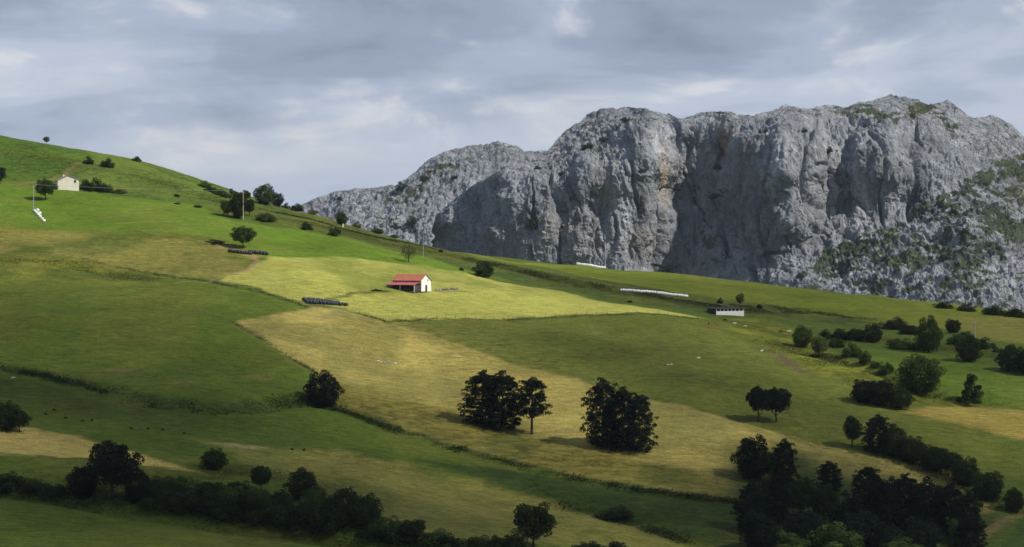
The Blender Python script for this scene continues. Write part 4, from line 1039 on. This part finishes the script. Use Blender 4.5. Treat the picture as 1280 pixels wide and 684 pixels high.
# red roofed barn: gable block (long axis x), lean-to on the -y side
c0 = at(514, 363.5); M_ = c0[1] / FPX
barn = empty('barn', (c0[0], c0[1] + 3.5, c0[2] - 0.25), R(-28)); tag(barn, 'white walled barn with orange red tile roof and open red lean-to', 'barn')
Lh, Wd, ev, rg = 6.1, 3.3, 4.0, 6.0
bm = bmesh.new(); prism(bm, [(-Wd, 0), (Wd, 0), (Wd, ev), (0, rg), (-Wd, ev)], -Lh, Lh - 0.25); link('wall', bm_mesh('wall', bm, GREYW), barn)  # lavender shade of the sunless long side put into the wall grey
bm = bmesh.new(); prism(bm, [(-Wd - 0.04, 0), (Wd + 0.5, 0), (Wd + 0.04, ev), (0, rg + 0.03), (-Wd - 0.04, ev)], Lh - 0.248, Lh); link('gable_wall', bm_mesh('gable_wall', bm, WHITE), barn)
slab('roof', barn, TILE, -Lh - 0.3, Lh + 0.06, -Wd - 0.45, ev - 0.22, 0.03, rg + 0.06, 0.16, 26)
slab('roof', barn, TILE, -Lh - 0.3, Lh + 0.06, Wd + 0.45, ev - 0.22, -0.03, rg + 0.06, 0.16, 26)
bm = bmesh.new(); prism(bm, [(0.0, rg + 0.16), (Wd + 0.5, ev - 0.12), (Wd + 0.5, ev - 0.5), (0.0, rg - 0.22)], Lh + 0.061, Lh + 0.16); link('verge_board', bm_mesh('verge_board', bm, SLATE), barn)
slab('lean_to_roof', barn, PINK, -Lh - 0.5, Lh - 0.5, -Wd - 4.3, 2.35, -Wd - 0.06, 3.25, 0.12, 18)
for x in (-Lh - 0.1, -0.6, Lh - 0.8):
    boxo('post', barn, CONC, x - 0.17, x + 0.17, -Wd - 4.05, -Wd - 3.71, -0.3, 2.36)
boxo('lean_to_end_wall', barn, DARKW, Lh - 0.85, Lh - 0.70, -Wd - 3.7, -Wd - 0.05, 0, 2.3)
boxo('back_wall', barn, DARKW, -Lh, Lh - 0.9, -Wd - 0.14, -Wd - 0.02, 0, 3.1)  # dark sheet, the shade inside the lean-to put into its colour
d = boxo('door', barn, DARK, Lh + 0.003, Lh + 0.06, -0.55, 0.75, 0, 2.2); boxo('lintel', d, GREYW, Lh + 0.004, Lh + 0.09, -0.7, 0.9, 2.21, 2.4)
w_ = boxo('window', barn, GLASS, Lh + 0.003, Lh + 0.05, 0.9, 1.4, 3.75, 4.4); boxo('sill', w_, CONC, Lh + 0.004, Lh + 0.14, 0.85, 1.45, 3.64, 3.74)
boxo('manger', barn, WOOD, -Lh + 1, 2, -Wd - 1.2, -Wd - 0.4, 0, 0.9)
# rubble wall beside the barn
rub = empty('stone_wall', at(556, 362.5)); tag(rub, 'low tumbled stone wall beside the barn door', 'wall')
rr = random.Random(5); bm0 = bmesh.new(); bmesh.ops.create_icosphere(bm0, subdivisions=1, radius=0.5)
for v_ in bm0.verts: v_.co *= rr.uniform(0.75, 1.15)
stone_me = bm_mesh('stone', bm0, STONE); rock_me = stone_me.copy(); rock_me.name = 'limestone_rock'; rock_me.materials[0] = simple_mat('pale_limestone', (0.50, 0.49, 0.46), 0.95, 0.2, 2.0)
for k in range(46):
    u = 545 + 28 * k / 45 + rr.uniform(-0.6, 0.6); p = at(u, 363.3 - (u - 545) * 0.06 + rr.uniform(-0.3, 0.3)); s = link('stone', stone_me, rub); s.location = Vector(tuple(p)) - rub.location + Vector((0, 0, 0.1 + rr.uniform(0, 0.45)))
    s.scale = (rr.uniform(0.5, 1.1), rr.uniform(0.5, 0.9), rr.uniform(0.4, 0.7)); s.rotation_euler = (0, 0, rr.uniform(0, 3))

# white farmhouse on the hill
c1 = at(82, 237); hs = empty('farmhouse', (c1[0], c1[1] + 3, c1[2] - 0.2), R(20)); tag(hs, 'cream white farmhouse with shallow gable high on the green hill', 'house')
bm = bmesh.new(); prof = [(-4.5, -1.0), (4.5, -1.0), (4.5, 4.6), (-0.2, 6.3), (-4.5, 4.0)]
a_ = [bm.verts.new((x, -4.0, z)) for x, z in prof]; b_ = [bm.verts.new((x, 4.0, z)) for x, z in prof]
for i in range(5): bm.faces.new((a_[i], a_[(i + 1) % 5], b_[(i + 1) % 5], b_[i]))
bm.faces.new(a_[::-1]); bm.faces.new(b_); link('wall', bm_mesh('wall', bm, CREAM), hs)
for (xa, za, xb, zb) in ((-4.95, 3.86, -0.2, 6.36), (4.95, 4.47, -0.2, 6.36)):
    bm = bmesh.new(); q = [(xa, za), (xb, zb), (xb, zb + 0.2), (xa, za + 0.2)]; a_ = [bm.verts.new((x, -4.35, z)) for x, z in q]; b_ = [bm.verts.new((x, 4.35, z)) for x, z in q]
    for i in range(4): bm.faces.new((a_[i], a_[(i + 1) % 4], b_[(i + 1) % 4], b_[i]))
    bm.faces.new(a_[::-1]); bm.faces.new(b_); link('roof', bm_mesh('roof', bm, ROOFB), hs)
w_ = boxo('window', hs, GLASS, 2.4, 3.3, -4.06, -4.003, 3.3, 4.3); boxo('sill', w_, CONC, 2.3, 3.4, -4.14, -4.004, 3.16, 3.29)
boxo('chimney', hs, CREAM, -1.6, -1.0, 1.2, 1.8, 5.6, 6.7)

# long white shed
c2 = at(908, 394); sh = empty('cattle_shed', (c2[0], c2[1] + 3.0, c2[2] - 0.2), R(24)); tag(sh, 'long low cattle shed, white front wall with slot openings and dark gable', 'shed')
boxo('front_wall', sh, WHITE, -5.6, 6.4, -2.8, -2.55, -1.2, 1.7); boxo('end_wall', sh, DARKW, -5.6, -5.38, -2.54, 4.2, -0.8, 2.5); boxo('end_wall', sh, WHITE, 6.15, 6.4, -2.54, 4.2, -0.8, 2.5); boxo('back_wall', sh, GREYW, -5.37, 6.14, 3.95, 4.2, -0.8, 2.5)
slab('roof', sh, SLATE, -6.0, 6.8, -3.2, 2.52, 4.6, 2.95, 0.12, 24)
for k in range(8):
    x = -5.42 + 1.63 * k; boxo('pier', sh, WHITE, x - 0.16, x + 0.16, -2.79, -2.56, 1.702, 2.52)
boxo('interior_shade', sh, DARK, -5.3, 6.1, 0.2, 0.3, -0.5, 2.6)  # black sheet standing in for the shade inside the shed


# bales
def bale_mesh(name, mat):
    bm = bmesh.new(); prof = [(0.0, 0.0), (0.42, 0.0), (0.56, 0.05), (0.62, 0.16), (0.645, 0.6), (0.62, 1.04), (0.56, 1.15), (0.42, 1.2), (0.0, 1.2)]; seg = 14; rings = []
    for r_, x in prof:
        rings.append([bm.verts.new((x - 0.6, r_ * math.cos(6.2832 * k / seg) * (1 + 0.02 * math.sin(3 * k)), 0.60 + r_ * math.sin(6.2832 * k / seg) * 0.96)) for k in range(seg)])
    for a, b in zip(rings[:-1], rings[1:]):
        for k in range(seg): bm.faces.new((a[k], a[(k + 1) % seg], b[(k + 1) % seg], b[k]))
    bmesh.ops.remove_doubles(bm, verts=bm.verts, dist=0.001); return bm_mesh(name, bm, mat, True)


BW, BB = bale_mesh('bale', WRAPW), bale_mesh('bale', WRAPB)
rb_ = random.Random(11)


def bale(p, me, rz, label, group, s=1.0, dz=0.0):
    o = link('silage_bale', me); o.location = (p[0], p[1], p[2] + dz - 0.06); o.rotation_euler = (rb_.uniform(0, 6.28) * 0 + rb_.uniform(-0.04, 0.04), rb_.uniform(-0.04, 0.04), rz + rb_.uniform(-0.12, 0.12)); s *= rb_.uniform(0.95, 1.06); o.scale = (s, s, s); tag(o, label, 'bale', group)


def bale_row(px, n, me, label, group, rz, s=1.0, jit=0.15, dz=0.0):
    ln = np.array([at(u, v) for u, v in px]); t_ = np.linspace(0, 1, len(px))
    for k in range(n):
        f = k / (n - 1); x = np.interp(f, t_, ln[:, 0]) + rb_.uniform(-jit, jit); y = np.interp(f, t_, ln[:, 1]) + rb_.uniform(-jit, jit); bale((x, y, on(x, y)), me, rz, label, group, s, dz)


bale_row([(777, 364.5), (800, 366), (830, 368.5), (858, 372)], 27, BW, 'white wrapped bale in the long row at the edge of the crest meadow', 'long row of white bales', R(20), 1.0)
bale_row([(722, 331), (738, 331.5), (755, 332.5)], 14, BW, 'white wrapped bale in the row right under the cliff', 'white bales under the cliff', R(85), 1.15)
for u, v, e, n in ((379, 375.6, 30, 11), (381, 377.6, 42, 15), (385, 379.8, 49, 17)):
    bale_row([(u, v), (u + e * 0.5, v + 1.4), (u + e, v + 2.6)], n, BB, 'black wrapped silage bale stacked in rows below the red roofed barn', 'black bales below the barn', R(70), 1.0, 0.3)
bale_row([(287, 315.5), (300, 317), (314, 318.5)], 10, BB, 'black wrapped silage bale under the spreading tree', 'black bales under the spreading tree', R(75), 1.1)
bale_row([(313, 317), (322, 318), (333, 319)], 7, BB, 'black silage bale with pale end beyond the spreading tree', 'pale ended black bales', R(75), 1.25)
for u, v, dz in ((43.5, 265, 0), (45.5, 267, 0), (47.5, 269.5, 0), (50, 272, 0), (46.8, 266.5, 0.7), (49.5, 268, 0), (52.5, 275, 0), (55, 277.5, 0)):
    bale(at(u, v), BW, rb_.uniform(0, 3), 'white wrapped bale tumbled in the heap at the foot of the pole', 'white bale heap', 0.95, dz)


# utility poles and line
def pole(u, v, hpx, label, arm=True, r0=0.17):
    p = at(u, v); hh = hpx * p[1] / FPX; root = empty('utility_pole', (p[0], p[1], p[2] - 0.3)); tag(root, label, 'utility pole')
    bm = bmesh.new(); tube(bm, (0, 0, 0), (0, 0, hh + 0.3), r0, r0 * 0.6, 8); link('shaft', bm_mesh('shaft', bm, CONC), root)
    if arm:
        bm = bmesh.new(); box(bm, -0.9, 0.9, -0.07, 0.07, hh - 0.12, hh + 0.02); link('crossarm', bm_mesh('crossarm', bm, CONC), root)
        for x in (-0.75, 0.0, 0.75):
            bm = bmesh.new(); tube(bm, (x, 0, hh + 0.03), (x, 0, hh + 0.32), 0.06, 0.04, 6); link('insulator', bm_mesh('insulator', bm, GLASS), root)
    return np.array([p[0], p[1], p[2] + hh])


t1 = pole(42, 263, 31, 'grey utility pole beside the heap of white bales'); t2 = pole(304, 275, 35, 'grey utility pole in front of the dark tree clump', r0=0.2)
t3 = pole(529, 322, 33, 'slim pale pylon pole on the crest near the airy tree', r0=0.11); t4 = pole(1219, 423, 22, 'thin pole above the tangle of hedge bushes', False)


def wire(a, b, sag, label):
    bm = bmesh.new(); n = 14; prev = None
    for k in range(n + 1):
        f = k / n; p = a * (1 - f) + b * f; p = Vector((p[0], p[1], p[2] - sag * 4 * f * (1 - f)))
        if prev is not None: tube(bm, prev, p, 0.035, 0.035, 5)
        prev = p
    o = link('power_line', bm_mesh('power_line', bm, STEEL)); tag(o, label, 'power line')


up = np.array([0, 0, 0.35])
wire(t1 + up, t2 + up, 0.4, 'thin overhead wire slung between the two grey utility poles')
pw = at(429, 284); o = boxo('marker_post', None, WHITE, pw[0] - 0.3, pw[0] + 0.3, pw[1] - 0.3, pw[1] + 0.3, pw[2] - 0.2, pw[2] + 1.5); tag(o, 'small white marker post beside the round crest tree', 'post')


# fences
pb = bmesh.new(); tube(pb, (0, 0, -0.3), (0, 0, 1.15), 0.075, 0.06, 6); POST = bm_mesh('post', pb, WOOD)


def fence(px, label, sp=4.0):
    ln = wl(px); seg = np.linalg.norm(np.diff(ln, axis=0), axis=1); cum = np.concatenate([[0], np.cumsum(seg)]); n = int(cum[-1] / sp); root = empty('wire_fence', (*ln[0], on(*ln[0]))); tag(root, label, 'fence'); pp = []
    for k in range(n + 1):
        s = cum[-1] * k / n; x, y = np.interp(s, cum, ln[:, 0]) + rb_.uniform(-0.12, 0.12), np.interp(s, cum, ln[:, 1]) + rb_.uniform(-0.12, 0.12); z = on(x, y); pp.append(Vector((x, y, z)) - root.location)
        q = link('post', POST, root); q.location = pp[-1]; q.rotation_euler = (rb_.uniform(-0.06, 0.06), rb_.uniform(-0.06, 0.06), rb_.uniform(0, 3)); q.scale.z = rb_.uniform(0.85, 1.1)
    for hz in (0.55, 1.0):
        bm = bmesh.new()
        for a, b in zip(pp[:-1], pp[1:]): tube(bm, a + Vector((0, 0, hz)), b + Vector((0, 0, hz)), 0.012, 0.012, 3)
        link('strand', bm_mesh('strand', bm, STEEL), root)


fence([(482, 401), (640, 399), (872, 398.5)], 'long wire fence between the yellow hay field and the olive pasture')
fence([(291, 404), (340, 433), (397, 467)], 'wire fence along the bank between green bowl and straw coloured field', 3.0)
fence([(270, 353), (330, 368), (384, 383)], 'wire fence running down to the black bale rows', 3.0)
fence([(110, 325), (170, 337), (262, 351)], 'wire fence under the mottled yellow slope', 4.0)
fence([(440, 388), (462, 395), (480, 400.5)], 'short wire fence from the black bales to the field corner', 3.0)
fence([(450, 363), (470, 363.5), (488, 363.8)], 'short fence leading up to the open lean-to of the barn', 2.2)


# cattle
def cow_mesh():
    me = bpy.data.meshes.new('cow'); bm = bmesh.new(); S = {}
    pt = {'pel': (-0.75, 0, 1.05, .30), 'bel': (-0.1, 0, 0.98, .36), 'che': (0.55, 0, 1.0, .33), 'nek': (0.95, 0, 1.08, .20), 'hed': (1.30, 0, 0.95, .15), 'muz': (1.58, 0, 0.72, .09), 'tal': (-1.02, 0, 0.95, .05), 'tlb': (-1.06, 0, 0.45, .04)}
    ed = [('pel', 'bel'), ('bel', 'che'), ('che', 'nek'), ('nek', 'hed'), ('hed', 'muz'), ('pel', 'tal'), ('tal', 'tlb')]
    for s, n in ((-1, 'r'), (1, 'l')):
        pt['fk' + n] = (0.58, 0.2 * s, 0.52, .11); pt['ff' + n] = (0.60, 0.2 * s, 0.02, .07); ed += [('che', 'fk' + n), ('fk' + n, 'ff' + n)]
        pt['hk' + n] = (-0.70, 0.2 * s, 0.68, .16); pt['hh' + n] = (-0.88, 0.2 * s, 0.42, .08); pt['hf' + n] = (-0.82, 0.2 * s, 0.02, .07); ed += [('pel', 'hk' + n), ('hk' + n, 'hh' + n), ('hh' + n, 'hf' + n)]
        pt['er' + n] = (1.18, 0.26 * s, 1.08, .05); ed += [('hed', 'er' + n)]
    idx = {}
    for k, p in pt.items(): idx[k] = len(S); S[k] = bm.verts.new(p[:3])
    for a, b in ed: bm.edges.new((S[a], S[b]))
    bm.to_mesh(me); bm.free(); ob = bpy.data.objects.new('cow_tmp', me); COL.objects.link(ob); md = ob.modifiers.new('skin', 'SKIN')
    for k, p in pt.items(): me.skin_vertices[0].data[idx[k]].radius = (p[3], p[3])
    me.skin_vertices[0].data[idx['pel']].use_root = True; sb = ob.modifiers.new('sub', 'SUBSURF'); sb.levels = 1
    dg = bpy.context.evaluated_depsgraph_get(); out = bpy.data.meshes.new_from_object(ob.evaluated_get(dg)); bpy.data.objects.remove(ob); out.name = 'cow'; return out


CW = cow_mesh(); HIDE = {'white': simple_mat('white_hide', (0.66, 0.63, 0.57), 0.9, 0.1), 'dark': simple_mat('dark_hide', (0.035, 0.028, 0.024), 0.9, 0.2), 'brown': simple_mat('brown_hide', (0.22, 0.12, 0.055), 0.9, 0.2)}
CW.materials.append(HIDE['white'])
for u, v, k, rz, sc, lb in ((918, 406, 'white', 10, .62, 'white calf grazing on the path below the long shed'), (931, 409.5, 'white', -15, .62, 'white calf grazing farther down from the long shed'), (907, 402, 'dark', 170, .75, 'dark cow close under the long shed'), (976, 416, 'dark', 20, .7, 'dark cow beside the hedge end tree'),
                        (986, 416.5, 'white', 0, .8, 'white cow just above the hedge end tree'), (873, 449, 'white', 30, .55, 'white calf alone in the olive pasture'), (886, 406, 'dark', 80, .7, 'dark cow between brown patches of worn grass'), (16, 474, 'white', 5, .5, 'white calf alone on the shaded lower slope'),
                        (897, 407, 'brown', 15, .6, 'brown calf on the worn grass below the long shed'), (952, 440, 'white', 40, .5, 'white calf at the top of the bare earth scar')):
    o = link('cow', CW); p = at(u, v); o.location = tuple(p); o.rotation_euler = (0, 0, R(rz)); o.scale = (sc, sc, sc); o.material_slots[0].link = 'OBJECT'; o.material_slots[0].material = HIDE[k]; tag(o, lb, 'cow', 'grazing cattle')

# pale stones lying in the hay field
for u, v in ((472, 451), (476, 452.5), (481, 453), (485, 452), (489, 453.5), (494, 454), (466, 456), (378, 442), (382, 443), (386, 441), (363, 393), (451, 436), (500, 456), (835, 456), (839, 455.5)):
    o = link('limestone_rock', rock_me); p = at(u, v); o.location = (p[0], p[1], p[2] + 0.02); o.rotation_euler = (0, 0, rr.uniform(0, 3)); s = rr.uniform(0.5, 1.1); o.scale = (s * rr.uniform(1, 1.8), s, s * 0.45); tag(o, 'pale limestone rock lying in the grass of the open fields', 'rock', 'pale rocks in the grass')

# ------------------------------------------------------------------ thin summer haze
bm = bmesh.new(); box(bm, -9200, 9200, -3200, 14200, -120, 330)
t = NT('haze_air'); pv = t.n('ShaderNodeVolumePrincipled'); pv.inputs['Color'].default_value = (0.66, 0.81, 1.0, 1); pv.inputs['Density'].default_value = 0.000022; pv.inputs['Anisotropy'].default_value = 0.0
t.l(pv.outputs[0], t.out.inputs['Volume']); hz = link('haze', bm_mesh('haze', bm, t.m)); tag(hz, kind='stuff')
